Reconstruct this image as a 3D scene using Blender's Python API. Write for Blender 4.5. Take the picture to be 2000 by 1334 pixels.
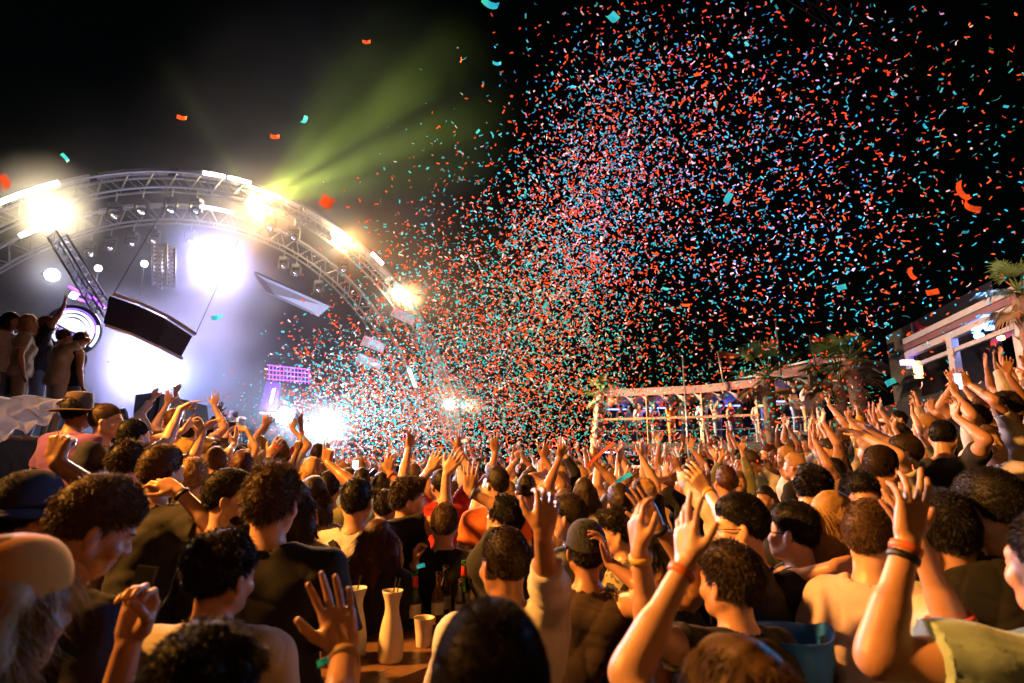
import bpy, bmesh, math, random
import numpy as np
from mathutils import Vector, Matrix, Euler

R = math.radians
random.seed(7)
rng = np.random.default_rng(7)
scene = bpy.context.scene
for o in list(bpy.data.objects):
    bpy.data.objects.remove(o)
col = scene.collection

# ------------------------------------------------------------------ camera
FPX = 1111.0                                  # focal length in pixels of the 2000 px wide photograph
PITCH = math.atan((890 - 667) / FPX)          # horizon lies below the middle of the frame
CAM = Vector((0, 0, 1.9))
cam_data = bpy.data.cameras.new('camera')
cam_data.sensor_width = 36
cam_data.lens = 36 * FPX / 2000
cam_data.clip_start = 0.05
cam_data.clip_end = 400
cam_data.dof.use_dof = True
cam_data.dof.focus_distance = 4.6
cam_data.dof.aperture_fstop = 2.2
cam_data.dof.aperture_blades = 9
cam = bpy.data.objects.new('camera', cam_data)
col.objects.link(cam)
cam.location = CAM
cam.rotation_euler = (math.pi / 2 + PITCH, 0, 0)
scene.camera = cam

def P(px, py, y):
    """the point at distance y in front of the camera seen at a pixel of the photograph"""
    u, v = (px - 1000) / FPX, (667 - py) / FPX
    d = Vector((u, math.cos(PITCH) - v * math.sin(PITCH), math.sin(PITCH) + v * math.cos(PITCH)))
    return CAM + d * (y / d.y)

# ------------------------------------------------------------------ night sky, moon
world = bpy.data.worlds.new('World')
scene.world = world
world.use_nodes = True
wn = world.node_tree
sky = wn.nodes.new('ShaderNodeTexSky')
sky.sky_type = 'NISHITA'
sky.sun_disc = False
sky.sun_elevation = R(4)
sky.sun_rotation = R(150)
wn.nodes['Background'].inputs['Strength'].default_value = 0.0006
wn.links.new(sky.outputs[0], wn.nodes['Background'].inputs[0])

scene.view_settings.view_transform = 'Standard'
scene.view_settings.look = 'None'
scene.view_settings.exposure = 0
scene.view_settings.gamma = 1
scene.cycles.use_denoising = True
scene.cycles.max_bounces = 6
scene.cycles.diffuse_bounces = 2
scene.cycles.glossy_bounces = 2
scene.cycles.transmission_bounces = 6
scene.cycles.transparent_max_bounces = 12
scene.cycles.volume_bounces = 0
scene.cycles.volume_step_rate = 1.0
scene.cycles.volume_max_steps = 128
scene.cycles.sample_clamp_indirect = 3
scene.cycles.caustics_reflective = False
scene.cycles.caustics_refractive = False

def lamp(name, kind, loc, target, power, colour, size=0.2, angle=60, blend=0.4):
    d = bpy.data.lights.new(name, kind)
    d.energy = power
    d.color = colour
    if kind == 'SPOT':
        d.spot_size = R(angle)
        d.spot_blend = blend
        d.shadow_soft_size = size
    elif kind == 'POINT':
        d.shadow_soft_size = size
    elif kind == 'AREA':
        d.shape = 'DISK'
        d.size = size
        d.spread = R(angle)
    o = bpy.data.objects.new(name, d)
    col.objects.link(o)
    o.location = loc
    if target is not None:
        o.rotation_euler = (Vector(target) - Vector(loc)).to_track_quat('-Z', 'Y').to_euler()
    return o

# unseen floods for the crowd's orange light, weak fills, and a platform spot
lamp('unseen_warm_flood', 'SPOT', (-6.5, 2.0, 5.6), (4.5, 6.0, 1.5), 10500, (1.0, 0.38, 0.06), 0.3, 74, 0.8)
lamp('unseen_warm_flood', 'SPOT', (8.0, -3.0, 7.5), (3.0, 4.5, 1.4), 260, (1.0, 0.36, 0.06), 0.3, 80, 0.6)  # weak unseen fill added from the right
lamp('unseen_warm_flood', 'SPOT', (-3.0, -4.0, 6.0), (-0.3, 2.5, 1.3), 90, (1.0, 0.42, 0.10), 0.3, 60, 0.7)  # faint unseen fill added from the left rear
lamp('unseen_platform_spot', 'SPOT', (-1.5, 0.5, 6.5), (-4.6, 5.4, 2.1), 230, (0.95, 0.86, 1.0), 0.2, 34, 0.8)  # unseen spot added so the platform drape reads white

# ------------------------------------------------------------------ materials
MATS = {}
def mat(name, colour, rough=0.6, metallic=0.0, emit=None, strength=0.0, var=0.0, scale=8.0, bump=0.0, bscale=60.0,
        sheen=0.0, trans=0.0, spec=0.5, ior=1.45):
    if name in MATS:
        return MATS[name]
    m = bpy.data.materials.new(name)
    m.use_nodes = True
    nt = m.node_tree
    b = nt.nodes['Principled BSDF']
    b.inputs['Base Color'].default_value = (*colour, 1)
    b.inputs['Roughness'].default_value = rough
    b.inputs['Metallic'].default_value = metallic
    b.inputs['Specular IOR Level'].default_value = spec
    b.inputs['IOR'].default_value = ior
    if sheen:
        b.inputs['Sheen Weight'].default_value = sheen
        b.inputs['Sheen Roughness'].default_value = 0.4
    if trans:
        b.inputs['Transmission Weight'].default_value = trans
    if emit:
        b.inputs['Emission Color'].default_value = (*emit, 1)
        b.inputs['Emission Strength'].default_value = strength
    tc = None
    if var or bump:
        tc = nt.nodes.new('ShaderNodeTexCoord')
    if var:
        n = nt.nodes.new('ShaderNodeTexNoise')
        n.inputs['Scale'].default_value = scale
        n.inputs['Detail'].default_value = 5
        nt.links.new(tc.outputs['Object'], n.inputs['Vector'])
        mx = nt.nodes.new('ShaderNodeMix')
        mx.data_type = 'RGBA'
        mx.inputs[6].default_value = (*[c * (1 - var) for c in colour], 1)
        mx.inputs[7].default_value = (*[min(1, c * (1 + var)) for c in colour], 1)
        nt.links.new(n.outputs['Fac'], mx.inputs[0])
        nt.links.new(mx.outputs[2], b.inputs['Base Color'])
    if bump:
        n2 = nt.nodes.new('ShaderNodeTexNoise')
        n2.inputs['Scale'].default_value = bscale
        n2.inputs['Detail'].default_value = 4
        nt.links.new(tc.outputs['Object'], n2.inputs['Vector'])
        bp = nt.nodes.new('ShaderNodeBump')
        bp.inputs['Strength'].default_value = bump
        bp.inputs['Distance'].default_value = 0.01
        nt.links.new(n2.outputs['Fac'], bp.inputs['Height'])
        nt.links.new(bp.outputs[0], b.inputs['Normal'])
    MATS[name] = m
    return m

def tag(o, label=None, cat=None, group=None, kind=None):
    if label: o['label'] = label
    if cat: o['category'] = cat
    if group: o['group'] = group
    if kind: o['kind'] = kind
    return o

def empty(name, loc=(0, 0, 0), rz=0.0):
    o = bpy.data.objects.new(name, None)
    col.objects.link(o)
    o.location = loc
    o.rotation_euler = (0, 0, rz)
    return o

class MB:
    """collects boxes, tubes, lathes and sheets into one mesh object"""
    def __init__(s):
        s.v, s.f = [], []
    def add(s, vs, fs):
        n = len(s.v)
        s.v += [tuple(v) for v in vs]
        s.f += [tuple(i + n for i in f) for f in fs]
        return s
    def box(s, c, d, M=None):
        x, y, z = d[0] / 2, d[1] / 2, d[2] / 2
        vs = [Vector((i * x, j * y, k * z)) for i in (-1, 1) for j in (-1, 1) for k in (-1, 1)]
        if M is not None:
            vs = [M @ v for v in vs]
        c = Vector(c)
        return s.add([v + c for v in vs], [(0, 1, 3, 2), (4, 6, 7, 5), (0, 4, 5, 1), (2, 3, 7, 6), (0, 2, 6, 4), (1, 5, 7, 3)])
    def bar(s, a, b, w, h=None, up=(0, 0, 1)):
        a, b = Vector(a), Vector(b)
        h = h or w
        d = (b - a)
        L = d.length
        d.normalize()
        u = Vector(up)
        if abs(d.dot(u)) > 0.98:
            u = Vector((1, 0, 0))
        sx = d.cross(u).normalized()
        uz = sx.cross(d)
        M = Matrix((sx, d, uz)).transposed()
        return s.box((a + b) / 2, (w, L, h), M)
    def tube(s, pts, r, n=8, closed=False):
        pts = [Vector(p) for p in pts]
        rr = r if isinstance(r, (list, tuple)) else [r] * len(pts)
        vs, fs = [], []
        prev = None
        for i, p in enumerate(pts):
            t = (pts[min(i + 1, len(pts) - 1)] - pts[max(i - 1, 0)]).normalized()
            if prev is None:
                q = Vector((0, 0, 1)) if abs(t.z) < 0.9 else Vector((1, 0, 0))
                u = t.cross(q).normalized()
            else:
                u = (prev - t * prev.dot(t)).normalized()
            prev = u
            w = t.cross(u)
            for k in range(n):
                a = 2 * math.pi * k / n
                vs.append(p + (u * math.cos(a) + w * math.sin(a)) * rr[i])
        for i in range(len(pts) - 1):
            for k in range(n):
                k2 = (k + 1) % n
                fs.append((i * n + k, i * n + k2, (i + 1) * n + k2, (i + 1) * n + k))
        fs.append(tuple(range(n))[::-1])
        fs.append(tuple((len(pts) - 1) * n + k for k in range(n)))
        return s.add(vs, fs)
    def lathe(s, prof, n=24, M=None, c=(0, 0, 0)):
        vs, fs = [], []
        for r, z in prof:
            for k in range(n):
                a = 2 * math.pi * k / n
                v = Vector((r * math.cos(a), r * math.sin(a), z))
                if M is not None:
                    v = M @ v
                vs.append(v + Vector(c))
        for i in range(len(prof) - 1):
            for k in range(n):
                k2 = (k + 1) % n
                fs.append((i * n + k, i * n + k2, (i + 1) * n + k2, (i + 1) * n + k))
        fs.append(tuple(range(n))[::-1])
        fs.append(tuple((len(prof) - 1) * n + k for k in range(n)))
        return s.add(vs, fs)
    def build(s, name, m, parent=None, smooth=False, loc=None):
        me = bpy.data.meshes.new(name)
        me.from_pydata(s.v, [], s.f)
        if smooth:
            me.polygons.foreach_set('use_smooth', [True] * len(me.polygons))
        me.materials.append(m)
        o = bpy.data.objects.new(name, me)
        col.objects.link(o)
        if parent is not None:
            o.parent = parent
        if loc is not None:
            o.location = loc
        return o

def copy_tree(o, parent=None):
    c = o.copy()
    col.objects.link(c)
    if parent is not None:
        c.parent = parent
    for ch in o.children:
        copy_tree(ch, c)
    return c

def rotmat(ax, deg):
    return Matrix.Rotation(R(deg), 3, ax)

def text_mesh(name, body, size, m, parent=None, extrude=.002, offset=0.0, align='LEFT'):
    """lettering as a plain mesh"""
    cu = bpy.data.curves.new(name, 'FONT')
    cu.body = body; cu.size = size; cu.extrude = extrude; cu.offset = offset; cu.align_x = align
    tmp = bpy.data.objects.new(name, cu)
    me = bpy.data.meshes.new_from_object(tmp)
    bpy.data.objects.remove(tmp)
    me.name = name
    me.materials.clear()
    me.materials.append(m)
    o = bpy.data.objects.new(name, me)
    col.objects.link(o)
    if parent is not None:
        o.parent = parent
    return o
# ================================================================== setting: ground and stage
metal = mat('truss_metal', (0.17, 0.17, 0.19), 0.4, 0.6)
black = mat('black_housing', (0.015, 0.015, 0.018), 0.45)
black_cloth = mat('black_cloth', (0.02, 0.02, 0.024), 0.9, bump=0.3, bscale=9)
membrane = mat('roof_membrane', (0.010, 0.011, 0.018), 0.75, var=0.25, scale=0.8, bump=0.4, bscale=2)
wood_floor = mat('stage_boards', (0.05, 0.045, 0.04), 0.6, var=0.4, scale=5)
chrome = mat('lamp_reflector', (0.85, 0.85, 0.88), 0.12, 1.0)

ARCH_FOOT = Vector((-2.0, 25.58, 0))
PHI = 0.68
AD = Vector((-math.cos(PHI), -math.sin(PHI), 0))        # along the arch, right foot to left foot
AN = Vector((-math.sin(PHI), math.cos(PHI), 0))         # away from the audience
def arch(th, rad=10.0, h=11.7, off=0.0, grow=0.0):
    c = ARCH_FOOT + AD * 10.0 + AN * off
    return c - AD * (rad + grow) * math.cos(th) + Vector((0, 0, (h + grow) * math.sin(th)))
def px_of(p):
    d = p - CAM
    z = d.y * math.cos(PITCH) + d.z * math.sin(PITCH)
    return 1000 + FPX * d.x / z, 667 - FPX * (-d.y * math.sin(PITCH) + d.z * math.cos(PITCH)) / z
RIBS = {'front': (10.0, 11.7, 0.0), 'rear': (9.5, 11.28, 2.2)}
def th_at(px, py, rib):
    best = min((((px_of(arch(t / 600 * 3.0, *RIBS[rib]))[0] - px) ** 2 + (px_of(arch(t / 600 * 3.0, *RIBS[rib]))[1] - py) ** 2), t) for t in range(1, 560))
    return best[1] / 600 * 3.0

def build_ground():
    sand = mat('sand_ground', (0.12, 0.10, 0.075), 0.95, var=0.4, scale=2.0, bump=0.5, bscale=6)
    g = MB()
    n = 24
    for i in range(n):
        for j in range(n):
            x0, x1 = -150 + 300 * i / n, -150 + 300 * (i + 1) / n
            y0, y1 = -100 + 300 * j / n, -100 + 300 * (j + 1) / n
            g.add([(x0, y0, -.06), (x1, y0, -.06), (x1, y1, -.06), (x0, y1, -.06)], [(0, 1, 2, 3)])
    tag(g.build('ground', sand), kind='structure')
build_ground()

# light bars on the ribs, given as spans of pixels of the photograph
BARS = {'front': [(5, 412, 60, 386), (63, 384, 118, 365), (396, 336, 440, 346), (445, 348, 488, 360), (728, 492, 748, 514)],
        'rear': [(40, 462, 82, 438), (390, 412, 452, 427), (806, 716, 822, 752)]}
def build_arch(rib):
    rad, h, off = RIBS[rib]
    root = empty('stage_arch', ARCH_FOOT + AN * off)
    tag(root, {'front': 'outer silver truss arch over the stage carrying the brightest flash lamps',
               'rear': 'inner silver truss arch behind the outer one, over the stage'}[rib], 'truss arch', 'truss arches of the stage')
    o0 = root.location
    N = 90
    ths = [math.pi * 1.02 * k / N - 0.01 * math.pi for k in range(N + 1)]
    for g, dn in ((0.0, 0.0), (-0.5, 0.12), (-0.5, 0.6), (0.0, 0.6)):
        m = MB()
        m.tube([arch(t, rad, h, off + dn, g) - o0 for t in ths], 0.055 if g == 0 else 0.04, 8)
        m.build('chord', metal, root, True)
    br = MB()
    for k in range(N):
        a, b = ths[k], ths[k + 1]
        s = k % 2
        br.bar(arch(a, rad, h, off, 0 if s else -.5) - o0 + (AN * 0 if s else AN * .12), arch(b, rad, h, off + (0.12 if s else 0), -.5 if s else 0) - o0, 0.025)
        br.bar(arch(a, rad, h, off + .6, 0 if s else -.5) - o0, arch(b, rad, h, off + .6, -.5 if s else 0) - o0, 0.025)
        br.bar(arch(a, rad, h, off, 0) - o0, arch(a, rad, h, off + .6, 0) - o0, 0.025)
    lac = br.build('lacing', metal, root)
    lac['kind'] = 'stuff'
    barm = mat('light_bar_glow', (0.9, 0.9, 0.9), 0.4, emit=(1.0, 0.97, 0.98), strength=7)
    for (x0, y0, x1, y1) in BARS[rib]:
        t0, t1 = th_at(x0, y0, rib), th_at(x1, y1, rib)
        m = MB()
        m.tube([arch(t0 + (t1 - t0) * k / 6, rad, h, off - .075, 0.02) - o0 for k in range(7)], 0.075, 8)
        m.build('light_bar', barm, root, True)
    # pale cover strips that catch the light along the outside of the rib
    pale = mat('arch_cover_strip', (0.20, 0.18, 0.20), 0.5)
    seg = 14
    for k in range(seg):
        t0, t1 = math.pi * k / seg + .012, math.pi * (k + 1) / seg - .012
        m = MB()
        vs, fs = [], []
        for q in range(8):
            t = t0 + (t1 - t0) * q / 7
            for g_, dn in ((.07, 0.02), (.07, .58), (.1, .58), (.1, 0.02)):
                vs.append(arch(t, rad, h, off + dn, g_) - o0)
        for q in range(7):
            for e in range(4):
                fs.append((q * 4 + e, q * 4 + (e + 1) % 4, q * 4 + 4 + (e + 1) % 4, q * 4 + 4 + e))
        m.add(vs, fs)
        m.build('cover_panel', pale, root)
    for e in (0, math.pi):
        MB().box(arch(e, rad, h, off + .3, -.25) - o0 + Vector((0, 0, .05)), (1.2, 1.2, .1), rotmat('Z', math.degrees(PHI))).build('foot_plate', metal, root)
    return root
for r_ in RIBS:
    build_arch(r_)

def build_shell():
    """dark fabric half dome hung behind the inner rib"""
    m = MB()
    vs, fs = [], []
    A, B = 44, 14
    for i in range(A + 1):
        t = math.pi * i / A
        for j in range(B + 1):
            s = j / B
            k = math.cos(s * math.pi / 2) ** 0.7
            p = arch(t, 9.4 * (0.25 + 0.75 * k), 11.2 * (0.05 + 0.95 * k), 2.3 + 7.5 * s, 0)
            vs.append(p + AN * 0.12 * math.sin(i * 2.1) * s)
    for i in range(A):
        for j in range(B):
            a = i * (B + 1) + j
            fs.append((a, a + 1, a + B + 2, a + B + 1))
    m.add(vs, fs)
    o = m.build('stage_backdrop', membrane, None, True)
    tag(o, 'dark fabric half dome hung behind the stage arches', 'stage roof')
build_shell()

def build_stage_floor():
    root = empty('stage_platform', ARCH_FOOT + AD * 10 + AN * 0)
    tag(root, 'low black stage platform under the lit arches', 'stage')
    Mz = rotmat('Z', math.degrees(PHI))
    c = AN * 4.5
    MB().box(c + Vector((0, 0, .6)), (18.4, 7.6, 1.2), Mz).build('platform_body', black_cloth, root)
    MB().box(c + Vector((0, 0, 1.24)), (18.5, 7.7, .07), Mz).build('platform_deck', wood_floor, root)
build_stage_floor()

# ------------------------------------------------------------------ lamps
def flood(px, py, y, rad, colour, power, strength, label, target=None, spot=None, kind='flash lamp', vis=0.18, back=None):
    """blinder: housing, yoke and a glowing lens; its own light hangs just in front of the lens"""
    p = P(px, py, y)
    tgt = Vector(target) if target else CAM + Vector((0, 4, 0))
    root = empty('flash_lamp', p)
    tag(root, label, kind, 'burning flash lamps of the stage')
    d = (tgt - p).normalized()
    q = d.to_track_quat('Z', 'Y').to_matrix()
    MB().lathe([(rad * .55, -rad * 1.3), (rad * .8, -rad), (rad * 1.12, -.02), (rad * 1.12, .03), (rad * 1.02, .03), (rad * 1.0, -.01)], 20, q).build('housing', black, root, True)
    gl = mat('lens_glow_%d_%d' % (px, py), (1, 1, 1), 0.3, emit=colour, strength=strength)
    MB().lathe([(rad * .98, -.005), (rad * .9, .02), (rad * .5, .05), (.001, .06)], 20, q).build('lens', gl, root, True)
    y_ = MB()
    y_.tube([q @ Vector((rad * 1.16, 0, -.05)), q @ Vector((rad * 1.1, 0, -rad * 1.5)), q @ Vector((-rad * 1.1, 0, -rad * 1.5)), q @ Vector((-rad * 1.16, 0, -.05))], .02, 6)
    y_.build('yoke', black, root)
    l = lamp('flash_light', 'POINT', p + d * (rad * 0.3 + .3), None, power, colour, vis)
    if spot:
        sp, ang, tg, bc = spot
        lamp('flash_beam', 'SPOT', p + (Vector(tg) - p).normalized() * .3, tg, sp, bc, .2, ang, 1.0)
    return root

WY = (1.0, 0.74, 0.36)
WW = (0.92, 0.9, 1.0)
BW = (0.72, 0.76, 1.0)
OB = (1.0, 0.42, 0.10)
flood(85, 410, 14.6, .28, WY, 800, 60, 'dazzling yellow flash lamp near the left end of the arch', spot=(2500, 50, (-3, 5, 1.5), WY))
flood(500, 398, 20.6, .36, WY, 1100, 80, 'largest dazzling yellow flash lamp, at the shoulder of the arch', spot=(16000, 60, (1.0, 5, 1.2), OB))
flood(662, 468, 22.3, .28, WY, 520, 60, 'yellow flash lamp low on the right shoulder of the arch', spot=(17000, 56, (2.6, 7, 2.0), OB))
flood(776, 574, 23.6, .26, WY, 420, 60, 'yellow flash lamp halfway down the right leg of the arch', spot=(15000, 66, (4.0, 10, 2.6), (1.0, .5, .17)))
flood(878, 790, 24.6, .22, (1.0, .82, .5), 300, 60, 'warm flash lamp at the foot of the right arch leg', spot=(60000, 46, (6.5, 23, 3.2), (1.0, .62, .32)))
flood(102, 537, 14.0, .16, WW, 90, 50, 'small white flash lamp beside the leaning truss', kind='flash lamp')
flood(557, 812, 18.5, .26, BW, 330, 60, 'blue white flash lamp low at the stage edge, nearer the speaker', spot=(2500, 80, (-2, 6, 1.5), BW))
flood(630, 835, 16.0, .2, (.85, .82, 1.0), 900, 60, 'blue white flash lamp at the stage edge amid falling confetti', spot=(9000, 110, (1, 9, 2.4), (1, .78, .86)))
SB = (.32, .43, 1.0)
flood(412, 512, 18.5, .5, SB, 560, 60, 'huge white searchlight drowning in smoke under the arch', spot=(6500, 100, (-1.6, 3.5, 1.2), (.82, .62, 1.0)), kind='searchlight', vis=.4)
flood(262, 712, 15.5, .5, SB, 600, 60, 'white searchlight at stage level hidden in the brightest smoke', spot=(5000, 100, (-2.2, 4, 1.2), (.82, .60, 1.0)), kind='searchlight', vis=.4)
flood(330, 735, 16.0, .35, SB, 420, 60, 'second white searchlight at stage level, beside the dark speaker box', kind='searchlight', vis=.4)
# yellow green beams fanning up into the night from the big shoulder lamp
for tx, ty, w_, pw in ((690, 120, 24, 1500), (770, 190, 18, 2400), (830, 270, 15, 2600), (860, 350, 16, 2200), (610, 60, 14, 1100), (560, 10, 60, 260), (800, 200, 70, 500), (380, 200, 18, 500)):
    p_ = P(501, 397, 19.9)
    lamp('green_beam', 'SPOT', p_, P(tx, ty, 18.6), pw * 15, (.55, .72, .06), .06, w_, 1.0)

BANKS = [  # centre, half size, density, inner radius, noise scale, noise floor
    (P(440, 640, 19), (13.5, 8.5, 9.0), 0.007, .5, .5, .25),           # thin haze under and round the arch
    (P(400, 530, 18.5), (3.6, 3, 4.6), 0.22, .15, .5, .12),            # column round the high searchlight
    (P(285, 730, 15.8), (4.4, 3.4, 3.0), 0.20, .15, .5, .15),          # bank rolling over the stage floor
    (P(650, 270, 19.5), (8.0, 4.5, 7.5), 0.03, .3, .5, .45),          # haze added above the right shoulder to show the green beams
] + [(P(x_, y_, d_), (r_, r_, r_), n_, .1, .5, .25) for x_, y_, d_, r_, n_ in ((85, 410, 14.3, 1.7, .26), (500, 398, 20.3, 2.6, .12), (662, 468, 22.0, 2.0, .12),
      (776, 574, 23.3, 2.0, .12), (878, 790, 24.3, 1.6, .12), (557, 812, 18.2, 1.6, .12), (630, 835, 15.7, 1.2, .14), (102, 537, 13.7, 1.1, .12))]  # small puffs added round each lamp to give it a bloom-like halo
def build_smoke():
    """all the stage smoke as one volume: banks and added halo puffs of different density that die away before the faces of the box"""
    lo = Vector([min(c[i] - h[i] for c, h, *_ in BANKS) for i in range(3)]); hi = Vector([max(c[i] + h[i] for c, h, *_ in BANKS) for i in range(3)])
    lo.z = max(lo.z, -1.0)
    mt = bpy.data.materials.new('stage_smoke')
    mt.use_nodes = True
    nt = mt.node_tree
    for n in list(nt.nodes):
        nt.nodes.remove(n)
    N, L = nt.nodes.new, nt.links.new
    out = N('ShaderNodeOutputMaterial')
    vol = N('ShaderNodeVolumePrincipled')
    vol.inputs['Color'].default_value = (.86, .89, 1.0, 1)  # tint of the blue stage light put into white smoke
    vol.inputs['Anisotropy'].default_value = 0.15
    L(vol.outputs[0], out.inputs['Volume'])
    geo = N('ShaderNodeNewGeometry')
    noises = {}
    total = None
    for c, h, dens, inner, ns, floor in BANKS:
        if ns not in noises:
            no = N('ShaderNodeTexNoise'); no.inputs['Scale'].default_value = ns; no.inputs['Detail'].default_value = 1.5
            L(geo.outputs['Position'], no.inputs['Vector'])
            noises[ns] = no
        sb = N('ShaderNodeVectorMath'); sb.operation = 'SUBTRACT'; sb.inputs[1].default_value = c
        L(geo.outputs['Position'], sb.inputs[0])
        dv = N('ShaderNodeVectorMath'); dv.operation = 'DIVIDE'; dv.inputs[1].default_value = h
        L(sb.outputs[0], dv.inputs[0])
        ln = N('ShaderNodeVectorMath'); ln.operation = 'LENGTH'
        L(dv.outputs[0], ln.inputs[0])
        fall = N('ShaderNodeMapRange'); fall.interpolation_type = 'SMOOTHSTEP'
        for i, v in ((1, 1.0), (2, inner), (3, 0.0), (4, dens)):
            fall.inputs[i].default_value = v
        L(ln.outputs['Value'], fall.inputs[0])
        mr = N('ShaderNodeMapRange'); mr.interpolation_type = 'SMOOTHSTEP'
        for i, v in ((1, .32), (2, .74), (3, floor), (4, 1.0)):
            mr.inputs[i].default_value = v
        L(noises[ns].outputs['Fac'], mr.inputs[0])
        m1 = N('ShaderNodeMath'); m1.operation = 'MULTIPLY'
        L(fall.outputs[0], m1.inputs[0]); L(mr.outputs[0], m1.inputs[1])
        if total is None:
            total = m1
        else:
            ad = N('ShaderNodeMath'); ad.operation = 'ADD'
            L(total.outputs[0], ad.inputs[0]); L(m1.outputs[0], ad.inputs[1])
            total = ad
    L(total.outputs[0], vol.inputs['Density'])
    mt.cycles.volume_step_rate = .42
    m = MB()
    m.box((lo + hi) / 2, hi - lo)
    tag(m.build('smoke', mt), 'pale stage smoke round the arch, with puffs added as lamp halos', None, None, 'stuff')
build_smoke()
# ================================================================== people: bodies grown from a smooth distance field
def V3(*a):
    return np.array(a, float)

class Field:
    def __init__(s, xs, ys, zs):
        s.ax = [np.asarray(a, np.float32) for a in (xs, ys, zs)]
        s.F = np.full([len(a) for a in s.ax], 0.4, np.float32)
    def block(s, lo, hi):
        sl = []
        for a, l, h in zip(s.ax, lo, hi):
            i0 = max(0, np.searchsorted(a, l) - 2)
            i1 = min(len(a), np.searchsorted(a, h) + 2)
            if i1 - i0 < 1:
                return None
            sl.append(slice(i0, i1))
        return tuple(sl)
    def grid(s, sl):
        return (s.ax[0][sl[0]][:, None, None], s.ax[1][sl[1]][None, :, None], s.ax[2][sl[2]][None, None, :])
    def mix(s, sl, d, k):
        f = s.F[sl]
        h = np.maximum(k - np.abs(f - d), 0) / k
        s.F[sl] = np.minimum(f, d) - h * h * (k / 4)
    def cut(s, sl, d, k):
        f = s.F[sl]
        h = np.maximum(k - np.abs(f + d), 0) / k
        s.F[sl] = np.maximum(f, -d) + h * h * (k / 4)
    def rc_d(s, sl, a, b, ra, rb):
        X, Y, Z = s.grid(sl)
        ba = b - a
        L2 = max(float(ba @ ba), 1e-9)
        h = np.clip(((X - a[0]) * ba[0] + (Y - a[1]) * ba[1] + (Z - a[2]) * ba[2]) / L2, 0, 1)
        dx, dy, dz = X - a[0] - h * ba[0], Y - a[1] - h * ba[1], Z - a[2] - h * ba[2]
        return np.sqrt(dx * dx + dy * dy + dz * dz) - (ra + (rb - ra) * h)
    def rc(s, a, b, ra, rb, k=0.02, cut=False, end=None, begin=None):
        a, b = np.asarray(a, float), np.asarray(b, float)
        m = max(ra, rb) + k + .004
        sl = s.block(np.minimum(a, b) - m, np.maximum(a, b) + m)
        if sl is None: return
        d = s.rc_d(sl, a, b, ra, rb)
        if end is not None:
            X, Y, Z = s.grid(sl)
            u = (b - a) / np.linalg.norm(b - a)
            e = a + (b - a) * end
            d = np.maximum(d, (X - e[0]) * u[0] + (Y - e[1]) * u[1] + (Z - e[2]) * u[2])
        (s.cut if cut else s.mix)(sl, d, k)
    def ell_d(s, sl, c, r, M=None):
        X, Y, Z = s.grid(sl)
        x, y, z = X - c[0], Y - c[1], Z - c[2]
        if M is not None:
            x, y, z = (M[0, 0] * x + M[1, 0] * y + M[2, 0] * z, M[0, 1] * x + M[1, 1] * y + M[2, 1] * z, M[0, 2] * x + M[1, 2] * y + M[2, 2] * z)
        k0 = np.sqrt((x / r[0]) ** 2 + (y / r[1]) ** 2 + (z / r[2]) ** 2)
        k1 = np.sqrt((x / r[0] ** 2) ** 2 + (y / r[1] ** 2) ** 2 + (z / r[2] ** 2) ** 2)
        return k0 * (k0 - 1) / np.maximum(k1, 1e-6)
    def ell(s, c, r, M=None, k=0.02, cut=False, plane=None):
        c = np.asarray(c, float)
        m = max(r) + k + .004
        sl = s.block(c - m, c + m)
        if sl is None: return
        d = s.ell_d(sl, c, r, M)
        if plane is not None:
            p0, n = plane
            X, Y, Z = s.grid(sl)
            e = -((X - p0[0]) * n[0] + (Y - p0[1]) * n[1] + (Z - p0[2]) * n[2])
            h = np.maximum(.02 - np.abs(d - e), 0) / .02
            d = np.maximum(d, e) + h * h * .005
        (s.cut if cut else s.mix)(sl, d, k)
    def clip(s, p0, n, k=1e-3):
        X, Y, Z = s.grid((slice(None),) * 3)
        s.F = np.maximum(s.F, (X - p0[0]) * n[0] + (Y - p0[1]) * n[1] + (Z - p0[2]) * n[2]).astype(np.float32)
    def mesh(s):
        F = s.F
        F[0], F[-1], F[:, 0], F[:, -1], F[:, :, 0], F[:, :, -1] = (np.maximum(F[0], 1e-4), np.maximum(F[-1], 1e-4), np.maximum(F[:, 0], 1e-4),
            np.maximum(F[:, -1], 1e-4), np.maximum(F[:, :, 0], 1e-4), np.maximum(F[:, :, -1], 1e-4))
        S = F < 0
        c = np.zeros([n - 1 for n in F.shape], np.int8)
        for i in (0, 1):
            for j in (0, 1):
                for k in (0, 1):
                    c += S[i:F.shape[0] - 1 + i, j:F.shape[1] - 1 + j, k:F.shape[2] - 1 + k]
        act = np.argwhere((c > 0) & (c < 8))
        if len(act) == 0:
            return np.zeros((0, 3)), np.zeros((0, 4), int)
        idx = -np.ones(c.shape, np.int64)
        idx[tuple(act.T)] = np.arange(len(act))
        I, J, K = act.T
        cor = np.array([(i, j, k) for i in (0, 1) for j in (0, 1) for k in (0, 1)])
        fv = np.stack([F[I + a, J + b, K + d] for a, b, d in cor], 1)
        pv = np.stack([np.stack([s.ax[0][I + a], s.ax[1][J + b], s.ax[2][K + d]], 1) for a, b, d in cor], 1)
        acc = np.zeros((len(act), 3)); cnt = np.zeros(len(act))
        for a in range(8):
            for b in range(a + 1, 8):
                if np.abs(cor[a] - cor[b]).sum() != 1: continue
                x = (fv[:, a] < 0) != (fv[:, b] < 0)
                t = np.where(x, fv[:, a] / np.where(x, fv[:, a] - fv[:, b], 1), 0)[:, None]
                acc += np.where(x[:, None], pv[:, a] + (pv[:, b] - pv[:, a]) * t, 0)
                cnt += x
        vs = acc / cnt[:, None]
        quads = []
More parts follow.
